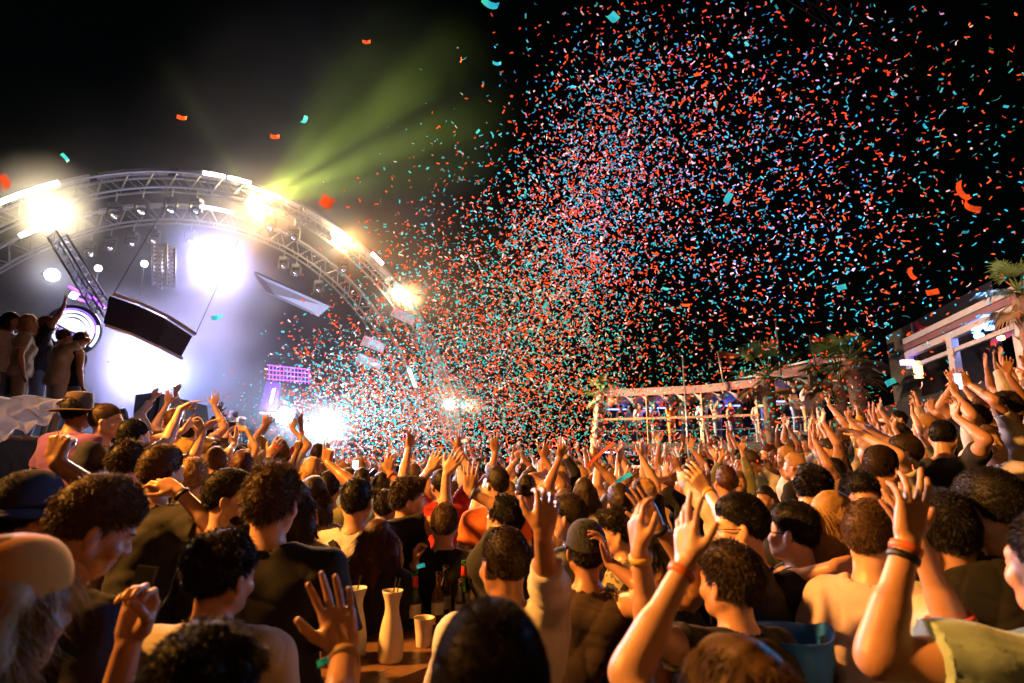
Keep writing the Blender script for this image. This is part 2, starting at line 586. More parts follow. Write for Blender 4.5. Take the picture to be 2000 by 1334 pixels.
        for ax in range(3):
            d = [0, 0, 0]; d[ax] = 1
            A = S[:F.shape[0] - d[0], :F.shape[1] - d[1], :F.shape[2] - d[2]]
            B = S[d[0]:, d[1]:, d[2]:]
            e = np.argwhere(A != B)
            u, w = (ax + 1) % 3, (ax + 2) % 3
            e = e[(e[:, u] > 0) & (e[:, w] > 0) & (e[:, u] < c.shape[u]) & (e[:, w] < c.shape[w])]
            if not len(e): continue
            inside = A[tuple(e.T)]
            def cell(du, dw):
                q = e.copy(); q[:, u] -= du; q[:, w] -= dw
                return idx[tuple(q.T)]
            q = np.stack([cell(1, 1), cell(0, 1), cell(0, 0), cell(1, 0)], 1)
            q[~inside] = q[~inside][:, ::-1]
            quads.append(q)
        return vs, np.concatenate(quads)

def np_mesh(name, vs, qs, mats, smooth=True, midx=None):
    me = bpy.data.meshes.new(name)
    qs = np.asarray(qs, np.int32)
    me.vertices.add(len(vs)); me.loops.add(qs.size); me.polygons.add(len(qs))
    me.vertices.foreach_set('co', np.asarray(vs, np.float32).ravel())
    me.loops.foreach_set('vertex_index', qs.ravel())
    me.polygons.foreach_set('loop_start', np.arange(0, qs.size, qs.shape[1], dtype=np.int32))
    me.polygons.foreach_set('loop_total', np.full(len(qs), qs.shape[1], np.int32))
    if smooth:
        me.polygons.foreach_set('use_smooth', np.ones(len(qs), bool))
    for m in mats:
        me.materials.append(m)
    if midx is not None:
        me.polygons.foreach_set('material_index', np.asarray(midx, np.int32))
    me.update(calc_edges=True)
    return me

def axis(lo, hi, base, fine=()):
    """grid coordinates from lo to hi; fine = [(a, b, step)] intervals with closer spacing"""
    out, x = [lo], lo
    while x < hi:
        st = base
        for a, b, s_ in fine:
            if a - st <= x <= b:
                st = min(st, s_)
        x += st
        out.append(x)
    return out

def rotz(a): c, s = math.cos(a), math.sin(a); return np.array([[c, -s, 0], [s, c, 0], [0, 0, 1]])
def rotx(a): c, s = math.cos(a), math.sin(a); return np.array([[1, 0, 0], [0, c, -s], [0, s, c]])
def roty(a): c, s = math.cos(a), math.sin(a); return np.array([[c, 0, s], [0, 1, 0], [-s, 0, c]])
def unit(v): return v / max(np.linalg.norm(v), 1e-9)
def rot_about(v, k, a):
    k = unit(k)
    return v * math.cos(a) + np.cross(k, v) * math.sin(a) + k * (k @ v) * (1 - math.cos(a))

FINGERS = [(.034, .096, (.043, .026, .021)), (.012, .101, (.047, .030, .022)), (-.011, .096, (.043, .028, .021)), (-.032, .087, (.034, .021, .019))]
CURLS = {'open': [(4, 8, 6)] * 4, 'relaxed': [(18, 30, 18), (22, 34, 20), (28, 38, 22), (32, 40, 24)], 'fist': [(78, 95, 60)] * 4,
         'point': [(6, 8, 6)] + [(75, 95, 60)] * 3, 'wave': [(2, 12, 8), (-4, 10, 6), (6, 22, 14), (14, 30, 20)], 'claw': [(12, 45, 30)] * 4,
         'grip': [(45, 55, 35)] * 4, 'peace': [(4, 8, 6), (4, 8, 6), (75, 95, 60), (78, 95, 60)]}
def hand_prims(wr, u, n, side, pose, sc=1.0, fat=1.0):
    sc *= .89
    """wr wrist, u finger direction, n palm normal (palm faces n); side +1 thumb on the cross(u, n) side. Returns capsules."""
    u = unit(u); n = unit(n - u * (n @ u)); v = np.cross(u, n) * side
    out = []
    cur = CURLS[pose]
    spread = {'open': 9, 'wave': 12, 'relaxed': 5, 'claw': 11, 'peace': 10}.get(pose, 1)
    for i, (off, base, seg) in enumerate(FINGERS):
        kn = wr + (u * base * .93 + v * off) * sc
        out.append((wr + (v * off * .45 + u * .008) * sc, kn, .0155 * sc, .0125 * sc * fat, .012))
        a = R(spread * (1.5 - i) / 1.5)
        d0 = unit(u * math.cos(a) + v * math.sin(a))
        ax_ = np.cross(d0, n)
        p, ang = kn, 0
        rr = (.0102 if i < 3 else .009) * sc * fat
        for j, L in enumerate(seg):
            ang += R(cur[i][j])
            d = d0 * math.cos(ang) + n * math.sin(ang)
            q = p + d * L * sc
            out.append((p, q, rr, rr * .9, .003))
            p, rr = q, rr * .88
    # palm pad and thumb
    out.append((wr + (u * .03 + v * .022 + n * .006) * sc, wr + (u * .055 + v * .03 + n * .008) * sc, .017 * sc, .015 * sc, .014))
    out.append((wr + (u * .02 - v * .022 + n * .004) * sc, wr + (u * .06 - v * .024 + n * .004) * sc, .015 * sc, .013 * sc, .014))
    closed = pose in ('fist', 'point', 'grip', 'peace')
    t0 = wr + (u * .028 + v * .03 + n * .006) * sc
    td = unit(u * .62 + v * .72 + n * .25) if not closed else unit(u * .75 + v * .25 + n * .7)
    t1 = t0 + td * .04 * sc
    td2 = unit(td + (u * .5 if not closed else -v * .9 + u * .2))
    t2 = t1 + td2 * .032 * sc
    td3 = unit(td2 + (u * .2 if not closed else -v * .6))
    t3 = t2 + td3 * .026 * sc
    for a_, b_, r0, r1, k_ in ((t0, t1, .0165, .0125, .012), (t1, t2, .0125, .011, .004), (t2, t3, .011, .0088, .004)):
        out.append((a_, b_, r0 * sc * fat, r1 * sc * fat, k_))
    return out

def ik(S, T, l1, l2, pole):
    d = T - S
    L = np.linalg.norm(d)
    if L > (l1 + l2) * .995:
        d = d / L * (l1 + l2) * .995; L = (l1 + l2) * .995; T = S + d
    if L < abs(l1 - l2) + .05:
        L = abs(l1 - l2) + .05; d = unit(d) * L; T = S + d
    u = d / L
    a = (l1 * l1 + L * L - l2 * l2) / (2 * L)
    h = math.sqrt(max(l1 * l1 - a * a, 0))
    p = unit(pole - u * (pole @ u))
    return S + u * a + p * h, T

class Fig:
    """skeleton of one person in its own frame: feet at the origin, facing +Y, right hand at +X"""
    def __init__(s, H=1.75, head=(0, 0, 0), lean=0.0, build=1.0, female=False, arms=(None, None), walk=0.0):
        k = H / 1.75
        s.k, s.b, s.female = k, build, female
        s.H = H
        w = build * (0.92 if female else 1.0)
        L = rotx(-lean)
        hip = V3(0, 0, .95) * k
        def up(*p):                                    # upper body leans about the hips
            return hip + L @ (V3(*p) * k - hip)
        s.up = up
        s.w = w
        s.neck0 = up(0, -.012, 1.40)
        s.joint = up(0, .012, 1.53)
        yaw, pitch, roll = [R(a) for a in head]
        s.HM = L @ rotz(yaw) @ rotx(pitch) @ roty(roll)
        s.arm = []
        for side, a in zip((-1, 1), arms):
            sh = V3(side * .178 * w, -.005, 1.395)
            a = a or {}
            tgt = a.get('to')
            l1, l2 = .295 * k, .262 * k
            if tgt is None:
                tgt = V3(side * .25 * w, .06, .86) * k
                S = up(*sh)
            else:
                tgt = np.asarray(tgt, float)
                S = up(*sh)
                raise_ = np.clip((tgt[2] - S[2]) / .5, 0, 1)
                S = S + V3(-side * .025, 0.0, .055) * k * raise_
            pole = a.get('pole')
            pole = V3(side * .6, -.5, -.3) if pole is None else np.asarray(pole, float)
            E, W = ik(S, tgt, l1, l2, pole)
            fd = unit(W - E)
            hd = a.get('dir')
            hd = fd if hd is None else unit(np.asarray(hd, float))
            pn = a.get('palm')
            pn = V3(0, 1, 0) if pn is None else np.asarray(pn, float)
            if abs(unit(pn) @ hd) > .95:
                pn = V3(-side, .2, .1)
            s.arm.append(dict(S=S, E=E, W=W, hd=hd, pn=pn, pose=a.get('hand', 'relaxed'), side=side, fd=fd))
        s.walk = walk
    def hp(s, x, y, z):
        return s.joint + s.HM @ (V3(x, y, z) * s.k)
    # -- the pieces of the distance field
    def torso(s, f, grow=0.0, kk=.05, hips=True):
        k, w, b = s.k, s.w, s.b
        M = None
        if grow > 0:                                   # cloth hangs straight from the chest and covers the belt
            f.ell(s.up(0, -.005, 1.10), V3(.150 * w, .112 * b, .20) * k + grow, M, kk)
            f.ell(V3(0, -.01, .93) * k, V3(.172 * w, .128 * b, .15) * k + grow * 1.6, M, kk)
        f.ell(s.up(0, -.005, 1.27), V3(.158 * w, .108 * b, .19) * k + grow, M, kk)
        f.ell(s.up(0, .0, 1.08), V3((.128 if s.female else .142) * w, .10 * b, .17) * k + grow, M, kk)
        f.rc(s.up(-.135 * w, -.01, 1.375), s.up(.135 * w, -.01, 1.375), .062 * k + grow, .062 * k + grow, kk)
        for sd in (-1, 1):
            f.rc(s.up(sd * .02, -.02, 1.455), s.up(sd * .15 * w, -.012, 1.40), .045 * k + grow, .048 * k + grow, .04)
            if s.female:
                f.ell(s.up(sd * .07, .085, 1.25), V3(.062, .055, .06) * k + grow, M, .04)
            else:
                f.ell(s.up(sd * .075, .07, 1.30), V3(.08, .045, .07) * k + grow, M, .05)
            f.ell(s.up(sd * .085, -.075, 1.32), V3(.075, .04, .09) * k + grow, M, .05)
        if hips:
            f.ell(V3(0, -.01, .95) * k, V3(.16 * (1.05 if s.female else 1) * w, .115 * b, .13) * k + grow, M, kk)
    def legs(s, f, grow=0.0, feet=True):
        k = s.k
        for sd in (-1, 1):
            st = s.walk * sd
            a = V3(sd * .088, 0, .92) * k
            kn = V3(sd * .10, .03 + st * .5, .50) * k
            an = V3(sd * .105, -.02 + st, .09) * k
            f.rc(a, kn, .088 * k + grow, .058 * k + grow, .04)
            f.rc(kn, an, .056 * k + grow, .038 * k + grow * 1.3, .03)
            if feet:
                f.rc(an + V3(0, -.03, -.045) * k, an + V3(sd * .03, .14, -.055) * k, .04 * k, .033 * k, .03)
    def arms(s, f, fat=1.0, hands=True):
        k = s.k * (0.93 if s.female else 1.0)
        for a in s.arm:
            S, E, W = a['S'], a['E'], a['W']
            f.rc(S, E, .053 * k * s.b, .041 * k * s.b, .035)
            f.rc(S + (E - S) * .25, S + (E - S) * .6, .047 * k * s.b, .048 * k * s.b, .03)
            f.rc(E, W, .040 * k * s.b, .0265 * k, .02)
            f.rc(E + (W - E) * .12, E + (W - E) * .42, .043 * k * s.b, .038 * k * s.b, .02)
            if hands:
                # the thumb of a left hand lies on the other side
                for p, q, r0, r1, kk in hand_prims(W + a['fd'] * .012, a['hd'], a['pn'], a['side'] , a['pose'], k, fat):
                    f.rc(p, q, r0, r1, max(kk, .002))
    def headf(s, f, face=True, neck=True):
        k, M = s.k, s.HM
        if neck:
            f.rc(s.neck0, s.hp(0, -.012, .03), (.052 if s.female else .06) * k, (.05 if s.female else .057) * k, .035)
        f.ell(s.hp(0, -.008, .125), V3(.0725, .096, .094) * k, M, .02)
        f.ell(s.hp(0, .03, .075), V3(.060, .068, .085) * k, M, .03)
        f.rc(s.hp(0, .045, .045), s.hp(0, .068, .012), .046 * k, .028 * k, .03)
        for sd in (-1, 1):
            f.rc(s.hp(sd * .052, .0, .045), s.hp(sd * .02, .062, .008), .022 * k, .02 * k, .025)
            f.ell(s.hp(sd * .079, -.004, .082), V3(.009, .019, .031) * k, M @ rotz(sd * .35) @ rotx(.2), .008)
        if face:
            f.rc(s.hp(-.03, .082, .113), s.hp(.03, .082, .113), .0125 * k, .0125 * k, .018)
            for sd in (-1, 1):
                f.ell(s.hp(sd * .031, .099, .093), V3(.015, .014, .0105) * k, M, .008, True)
                f.ell(s.hp(sd * .031, .083, .093), V3(.0125, .0125, .0105) * k, M, .003)
                f.ell(s.hp(sd * .041, .068, .062), V3(.024, .022, .022) * k, M, .02)
                f.ell(s.hp(sd * .011, .103, .063), V3(.009, .010, .008) * k, M, .006)
            f.rc(s.hp(0, .094, .10), s.hp(0, .113, .067), .0075 * k, .0115 * k, .012)
            f.rc(s.hp(-.019, .092, .0385), s.hp(.019, .092, .0385), .0065 * k, .0065 * k, .006)
            f.rc(s.hp(-.015, .091, .0275), s.hp(.015, .091, .0275), .0075 * k, .0075 * k, .006)
            f.rc(s.hp(-.024, .101, .033), s.hp(.024, .101, .033), .0022 * k, .0022 * k, .004, True)

HAIRPLANE = (V3(0, .088, .158), V3(0, -.56, .83))
def hair_field(fig, f, style):
    k, M = fig.k, fig.HM
    th = {'buzz': .004, 'short': .010, 'crop': .014, 'quiff': .013, 'curly': .018, 'bob': .016, 'long': .015, 'fade': .006, 'bun': .010, 'messy': .018}[style]
    dz = {'fade': .022, 'quiff': .01, 'bob': -.0, 'crop': .008}.get(style, 0)
    p0 = fig.hp(*(HAIRPLANE[0] + V3(0, 0, dz)))
    n = M @ unit(HAIRPLANE[1])
    f.ell(fig.hp(0, -.010, .125), V3(.0755, .0995, .0975) * k, M, .004, plane=(fig.hp(*(HAIRPLANE[0] + V3(0, 0, -.014))), M @ unit(V3(0, -.60, .80))))
    f.ell(fig.hp(0, -.010, .125), V3(.0735 + th * .38, .096 + th * .8, .094 + th) * k, M, .01, plane=(p0, n))
    if style in ('fade', 'quiff', 'crop', 'messy'):
        f.ell(fig.hp(0, .004, .180), V3(.058, .078, .042 + th * .4) * k, M, .03, plane=(fig.hp(0, .10, .150), M @ unit(V3(0, -.42, 1))))
    if style == 'quiff':
        f.ell(fig.hp(.01, .055, .205), V3(.055, .042, .03) * k, M, .02)
    if style == 'curly':
        r2 = np.random.default_rng(5)
        for i in range(46):
            d = unit(r2.normal(size=3)); d[2] = abs(d[2]) * .9 + .02
            if d[1] > .55 and d[2] < .55: continue
            c = V3(0, -.010, .125) + d * V3(.080, .104, .106)
            f.ell(fig.hp(*c), V3(.022, .022, .02) * k * (.8 + .5 * r2.random()), M, .012)
    if style in ('bob', 'long'):
        end = -.015 if style == 'bob' else -.24
        for sx in (-.062, -.03, 0, .03, .062):
            y0 = -.075 + abs(sx) * .7
            f.rc(fig.hp(sx * 1.1, y0, .12), fig.hp(sx * 1.35, y0 - .012, .02), .034 * k, .036 * k, .03)
            if style == 'long':
                f.rc(fig.hp(sx * 1.35, y0 - .012, .02), fig.hp(sx * 1.5, y0 - .045, end + abs(sx) * .5), .036 * k, .022 * k, .03)
            else:
                f.rc(fig.hp(sx * 1.35, y0 - .012, .02), fig.hp(sx * 1.15, y0 - .0, end), .036 * k, .024 * k, .03)
    if style == 'bun':
        f.ell(fig.hp(0, -.095, .19), V3(.04, .04, .038) * k, M, .015)

def wrinkle(vs, qs, amp, seed, freq=1.0):
    """displace cloth along its normals with a few crossing folds"""
    n = np.zeros_like(vs)
    a, b, c = vs[qs[:, 0]], vs[qs[:, 1]], vs[qs[:, 2]]
    fn = np.cross(b - a, c - a)
    for j in range(4):
        np.add.at(n, qs[:, j], fn)
    n /= np.maximum(np.linalg.norm(n, axis=1, keepdims=True), 1e-12)
    r = np.random.default_rng(seed)
    d = np.zeros(len(vs))
    for i in range(7):
        w = r.normal(size=3) * V3(14, 14, 22) * freq
        d += np.sin(vs @ w + r.random() * 6 + 1.2 * np.sin(vs @ (r.normal(size=3) * 9)))
    d = np.sign(d) * np.abs(d / 3) ** .8
    for i in range(3):                              # long pulled creases
        w = r.normal(size=3) * V3(13, 13, 19) * freq
        d -= .5 * np.exp(-8 * np.abs(np.sin(vs @ w + 1.5 * np.sin(vs @ (r.normal(size=3) * 7)))))
    return vs + n * (amp * d)[:, None], n

def strands(vs, qs, count, length, width, seed, head_c, down=.5, curl=.3):
    """thin tapering blades of hair standing on the hair surface"""
    r = np.random.default_rng(seed)
    a, b, c, e = [vs[qs[:, j]] for j in range(4)]
    fn = np.cross(c - a, e - b)
    ar = np.linalg.norm(fn, axis=1)
    fi = r.choice(len(qs), count, p=ar / ar.sum())
    u, v = r.random((2, count, 1))
    p = (a[fi] * (1 - u) + b[fi] * u) * (1 - v) + (e[fi] * (1 - u) + c[fi] * u) * v
    n = fn[fi] / np.maximum(ar[fi][:, None], 1e-12)
    flow = np.stack([np.sin(p[:, 0] * 60 + p[:, 2] * 30), np.sin(p[:, 1] * 55 + 1), np.full(count, -1.)], 1) * V3(.4, .4, 1)
    d = n * (1 - down) + flow * down + r.normal(size=(count, 3)) * curl
    d /= np.linalg.norm(d, axis=1, keepdims=True)
    L = length * (.5 + r.random((count, 1)))
    sd = np.cross(d, r.normal(size=(count, 3)))
    sd /= np.linalg.norm(sd, axis=1, keepdims=True)
    mid = p + d * L * .55 + n * L * .05
    tip = p + d * L + (flow * .25 - n * .1 + r.normal(size=(count, 3)) * curl * .6) * L * .6
    base = p - n * .003
    V = np.stack([base - sd * width, base + sd * width, mid + sd * width * .8, mid - sd * width * .8, tip + sd * width * .15, tip - sd * width * .15], 1).reshape(-1, 3)
    i0 = np.arange(count)[:, None] * 6
    Q = np.concatenate([i0 + np.array([[0, 1, 2, 3]]), i0 + np.array([[3, 2, 4, 5]])])
    return V, Q

def shirt_field(fig, f, spec):
    k = fig.k
    g = spec.get('loose', .016)
    fig.torso(f, g, .06)
    sl = spec.get('sleeve', .6)
    for a in fig.arm:
        S, E, W = a['S'], a['E'], a['W']
        if sl <= 0:
            continue
        up_end = min(sl, 1.0)
        r0, r1 = .056 * k * fig.b + g, (.047 * k * fig.b + g * (1.7 if sl < 1 else 1.0))
        f.rc(S - (E - S) * .02, S + (E - S) * max(up_end, .5), r0, r1, .04, end=up_end / max(up_end, .5))
        if sl > 1:
            e2 = sl - 1
            f.rc(E, E + (W - E) * e2, .044 * k * fig.b + g * .9, .034 * k + g * .9, .03, end=1.0)
    # the collar opening round the neck
    r = spec.get('collar', .073) * k
    f.rc(fig.neck0 + (fig.joint - fig.neck0) * .30, fig.hp(0, -.005, .06), r, r * 1.25, .008, True)
    if sl <= 0:
        for a in fig.arm:
            f.rc(a['S'] + (a['S'] - fig.neck0) * .12, a['S'] + (a['S'] - fig.neck0) * .6 + V3(0, 0, .0), .075 * k, .09 * k, .01, True)
    f.clip(V3(0, 0, spec.get('hem', .86)) * k, V3(0, 0, -1))

SKIN = {}
def skin_mat(tone):
    if tone not in SKIN:
        c = {'fair': (.58, .34, .24), 'mid': (.46, .25, .16), 'tan': (.34, .17, .095), 'dark': (.14, .07, .045)}[tone]
        m = mat('skin_' + tone, c, 0.36, var=.30, scale=16, bump=.14, bscale=230, spec=.5)
        b = m.node_tree.nodes['Principled BSDF']
        b.inputs['Subsurface Weight'].default_value = .12
        b.inputs['Subsurface Radius'].default_value = (.012, .004, .002)
        b.inputs['Subsurface Scale'].default_value = .6
        SKIN[tone] = m
    return SKIN[tone]
HAIRC = {'black': (.006, .005, .005), 'dark': (.014, .009, .006), 'brown': (.030, .017, .009), 'light': (.085, .048, .022), 'blond': (.34, .20, .08), 'red': (.05, .016, .007), 'grey': (.32, .30, .28)}
def hair_mat(c):
    return mat('hair_' + c, HAIRC[c], 0.55, var=.35, scale=70, spec=.3)
CLOTH = {'black': (.005, .005, .006), 'white': (.52, .50, .48), 'cream': (.42, .37, .29), 'grey': (.17, .17, .18), 'navy': (.008, .010, .026), 'red': (.42, .03, .025),
         'teal': (.33, .47, .43), 'pink': (.52, .40, .44), 'tan': (.34, .22, .12), 'blue': (.10, .18, .38), 'olive': (.13, .13, .06), 'orange': (.62, .14, .03),
         'denim': (.09, .13, .22), 'charcoal': (.016, .016, .018), 'brown': (.05, .03, .018), 'yellow': (.62, .36, .06), 'amber': (.50, .20, .02), 'green': (.06, .17, .08), 'purple': (.14, .05, .2)}
def cloth_mat(c, tex=None):
    if tex == 'camo':
        m = mat('cloth_camo', (.3, .28, .22), .9)
        nt = m.node_tree
        if not nt.nodes.get('ramp'):
            tc = nt.nodes.new('ShaderNodeTexCoord')
            n = nt.nodes.new('ShaderNodeTexNoise'); n.inputs['Scale'].default_value = 11; n.inputs['Detail'].default_value = 2
            r_ = nt.nodes.new('ShaderNodeValToRGB'); r_.name = 'ramp'; r_.color_ramp.interpolation = 'CONSTANT'
            e = r_.color_ramp.elements
            e[0].color = (.04, .035, .025, 1); e[1].position = .45; e[1].color = (.36, .30, .22, 1)
            x = e.new(.55); x.color = (.13, .11, .07, 1)
            x = e.new(.64); x.color = (.5, .44, .35, 1)
            nt.links.new(tc.outputs['Object'], n.inputs['Vector']); nt.links.new(n.outputs['Fac'], r_.inputs['Fac'])
            nt.links.new(r_.outputs[0], nt.nodes['Principled BSDF'].inputs['Base Color'])
        return m
    return mat('cloth_' + c, CLOTH[c], 0.9, var=.14, scale=30, bump=.12, bscale=260, sheen=.2 if c not in ('black', 'charcoal', 'navy') else .0)

def figure_meshes(fig, spec, res, hero=True, seed=0):
    """body, hair, shirt and trousers of a figure as numpy meshes"""
    k = fig.k
    base, hres, fres = res
    fx, fy, fz = [], [], []
    hc = fig.hp(0, .0, .1)
    for l, c_ in zip((fx, fy, fz), hc):
        l.append((c_ - .13, c_ + .14, hres))
    pts = [fig.up(0, 0, 1.3), V3(0, 0, 0), hc]
    for a in fig.arm:
        c_ = a['W'] + a['hd'] * .09 * k
        for l, q in zip((fx, fy, fz), c_):
            l.append((q - .12, q + .12, fres))
        pts += [a['E'], c_ + a['hd'] * .03, c_, a['W']]
    pts = np.array(pts)
    lo = np.minimum(pts.min(0) - .16, [-.3, -.24, -.02]); hi = np.maximum(pts.max(0) + .17, [.3, .28, 1.0])
    zs = axis(-.012, .78 * k, .05) + axis(.78 * k + base, hi[2], base, fz)
    f = Field(axis(lo[0], hi[0], base, fx), axis(lo[1], hi[1], base, fy), zs)
    fig.torso(f); fig.legs(f); fig.arms(f, spec.get('fat', 1.0)); fig.headf(f, spec.get('face', True))
    out = {'body': f.mesh()}
    if spec.get('hair'):
        st = max(hres * .9, .004)
        m = .16 if spec['hair'] not in ('long', 'bob') else .22
        lo2, hi2 = hc - m, hc + m
        if spec['hair'] in ('long', 'bob'): lo2[2] -= .22
        h = Field(axis(lo2[0], hi2[0], st), axis(lo2[1], hi2[1], st), axis(lo2[2], hi2[2], st))
        hair_field(fig, h, spec['hair'])
        v, q = h.mesh()
        if len(v):
            fr = {'buzz': 4, 'short': 6, 'fade': 6}.get(spec['hair'], 4)
            v, _ = wrinkle(v, q, {'buzz': .0004, 'fade': .0008, 'short': .0012}.get(spec['hair'], .0022), seed, fr)
            ns = spec.get('strands', 0)
            if ns:
                ln = {'buzz': .005, 'fade': .007, 'short': .010, 'crop': .014, 'quiff': .015, 'curly': .014, 'messy': .020, 'bob': .05, 'long': .07, 'bun': .03}[spec['hair']]
                dn = {'buzz': .1, 'fade': .45, 'short': .55, 'bob': .88, 'long': .92}.get(spec['hair'], .55)
                V, Q = strands(v, q, ns, ln, spec.get('sw', .0009), seed, hc, dn, .25 if spec['hair'] not in ('curly', 'messy') else .5)
                q = np.concatenate([q, Q + len(v)]); v = np.concatenate([v, V])
            out['hair'] = (v, q)
    if spec.get('shirt'):
        s_ = Field(axis(lo[0] - .03, hi[0] + .03, base), axis(lo[1] - .03, hi[1] + .03, base), axis(.78 * k, hi[2], base))
        shirt_field(fig, s_, spec)
        v, q = s_.mesh()
        if hero:
            v, _ = wrinkle(v, q, spec.get('fold', .009), seed + 3)
        out['shirt'] = (v, q)
    t = Field(axis(-.3, .3, max(base, .014)), axis(-.3, .35, max(base, .014)), axis(.0, .6 * k, .06) + axis(.6 * k + .02, 1.02 * k, .02))
    g = .012
    t.ell(V3(0, -.01, .95) * k, V3(.165 * fig.w, .118 * fig.b, .13) * k + g, None, .04)
    fig.legs(t, g, False)
    t.clip(V3(0, 0, .99) * k, V3(0, 0, 1))
    t.clip(V3(0, 0, (.48 if spec.get('shorts') else .06)) * k, V3(0, 0, -1))
    out['trousers'] = t.mesh()
    return out

def place_person(fig, meshes, spec, loc, rz, label, group=None):
    """one person: the body is the top-level mesh, hair and clothing its children"""
    me = np_mesh('person', *meshes['body'], [skin_mat(spec.get('skin', 'fair'))])
    o = bpy.data.objects.new('person', me)
    col.objects.link(o)
    o.location = loc
    o.rotation_euler = (0, 0, rz)
    tag(o, label, 'person', group)
    for nm, m in (('hair', hair_mat(spec.get('hairc', 'dark'))), ('shirt', cloth_mat(spec.get('shirt') or 'black', spec.get('tex'))), ('trousers', cloth_mat(spec.get('trousers', 'charcoal')))):
        if nm in meshes:
            c = bpy.data.objects.new(nm, np_mesh(nm, *meshes[nm], [m]))
            col.objects.link(c)
            c.parent = o
    return o
# ================================================================== the people one can tell apart
def gz(x, y):
    """the beach rises to both sides of the dance floor"""
    r = .25 * max(0, x - 2.3) if x > 0 else .30 * max(0, -x - 1.5)
    r = min(r, 1.1)
    t = min(1, max(0, (y - 1.6) / 1.2)) * min(1, max(0, (13 - y) / 5))
    if x < 0: t *= min(1, max(0, (11 - y) / 4))
    return r * t

HERO_XY = []
def loc_of(wp, loc, rz):
    c, s_ = math.cos(-rz), math.sin(-rz)
    d = np.array(wp) - np.array(loc)
    return V3(c * d[0] - s_ * d[1], s_ * d[0] + c * d[1], d[2])

def hero(label, px, py, d, yaw=0, head=(0, 0, 0), L=None, Rr=None, group=None, lean=0.0, build=1.0, female=False, ground=None, **spec):
    if d < 2.0:
        d *= 1.13
    c = P(px, py, d)
    g = gz(c.x, c.y) if ground is None else ground
    k = (c.z - g) / 1.645
    H = min(max(1.75 * k, 1.5), 2.0)
    rz = R(yaw)
    f0 = Fig(H, head, R(lean), build, female)
    hc = f0.hp(0, 0, .11)
    off = rotz(rz) @ hc
    loc = (c.x - off[0], c.y - off[1], g)
    arms = []
    for a in (L, Rr):
        if a is None:
            arms.append(None); continue
        a = dict(a)
        a['to'] = loc_of(P(*a['at']), loc, rz)
        for q in ('dir', 'palm', 'pole'):
            if q in a:
                a[q] = rotz(-rz) @ np.array(a[q], float)
        arms.append(a)
    fig = Fig(H, head, R(lean), build, female, arms)
    spec.setdefault('strands', int(min(24000, 26000 / max(d, .8))))
    spec.setdefault('sw', .00038 * max(d, .9) + .0002)
    res = (max(.0085, .0042 * d), max(.0052, .0026 * d), max(.0042, .0021 * d))
    ms = figure_meshes(fig, spec, res, True, int(px * 7 + py) % 9999)
    o = place_person(fig, ms, spec, loc, rz, label, group)
    HERO_XY.append((loc[0], loc[1]))
    if abs(1.75 * k - H) > .02 or H > 1.93 or H < 1.58: print('HERO', label, round(1.75 * k, 2))
    if spec.get('face', True) and (abs(yaw) > 25 or abs(head[0]) > 12):
        face_details(o, fig, spec.get('hairc', 'dark'))
    for a, b in zip(fig.arm, (L, Rr)):
        if b and b.get('band'):
            for i, bc in enumerate(b['band'].split('+')):
                u = Vector(a['fd']); w = Vector(a['W']) - u * (.012 + .022 * i)
                q = u.to_track_quat('Z', 'Y').to_matrix()
                r = .0305 * fig.k * (.95 if female else 1)
                m = MB()
                m.lathe([(r * .9, -.009), (r * 1.08, -.0085), (r * 1.12, 0), (r * 1.08, .0085), (r * .9, .009)], 20, q, w)
                m.build('wristband', mat('band_' + bc, CLOTH[bc], .5), o, True)
    return o, fig

def face_details(o, f, hc):
    white = mat('eye_white', (.55, .52, .48), .15)
    iris = mat('eye_iris', (.02, .012, .008), .1)
    q = Matrix(f.HM.tolist()) @ rotmat('X', -90)
    for sd in (-1, 1):
        r = .0126 * f.k
        e = MB().lathe([(.0005, -r), (r * .7, -r * .7), (r, 0), (r * .8, r * .6), (r * .55, r * .84)], 12, q, Vector(f.hp(sd * .031, .0835, .093))).build('eye', white, o, True)
        MB().lathe([(r * .56, r * .82), (r * .3, r * .98), (.0004, r * 1.02)], 10, q, Vector(f.hp(sd * .031, .0838, .093))).build('iris', iris, e, True)
        MB().tube([f.hp(sd * .014, .0985, .1125), f.hp(sd * .03, .0975, .1175), f.hp(sd * .05, .083, .114)], [.0028, .0042, .002], 6).build('eyebrow', hair_mat('dark' if hc in ('black', 'dark') else 'brown'), o, True)
    m = MB()
    m.tube([f.hp(-.021, .0955, .0345), f.hp(0, .1005, .0355), f.hp(.021, .0955, .0345)], [.002, .0052, .002], 6)
    m.build('lips', mat('lip_skin', (.30, .09, .07), .4), o, True)

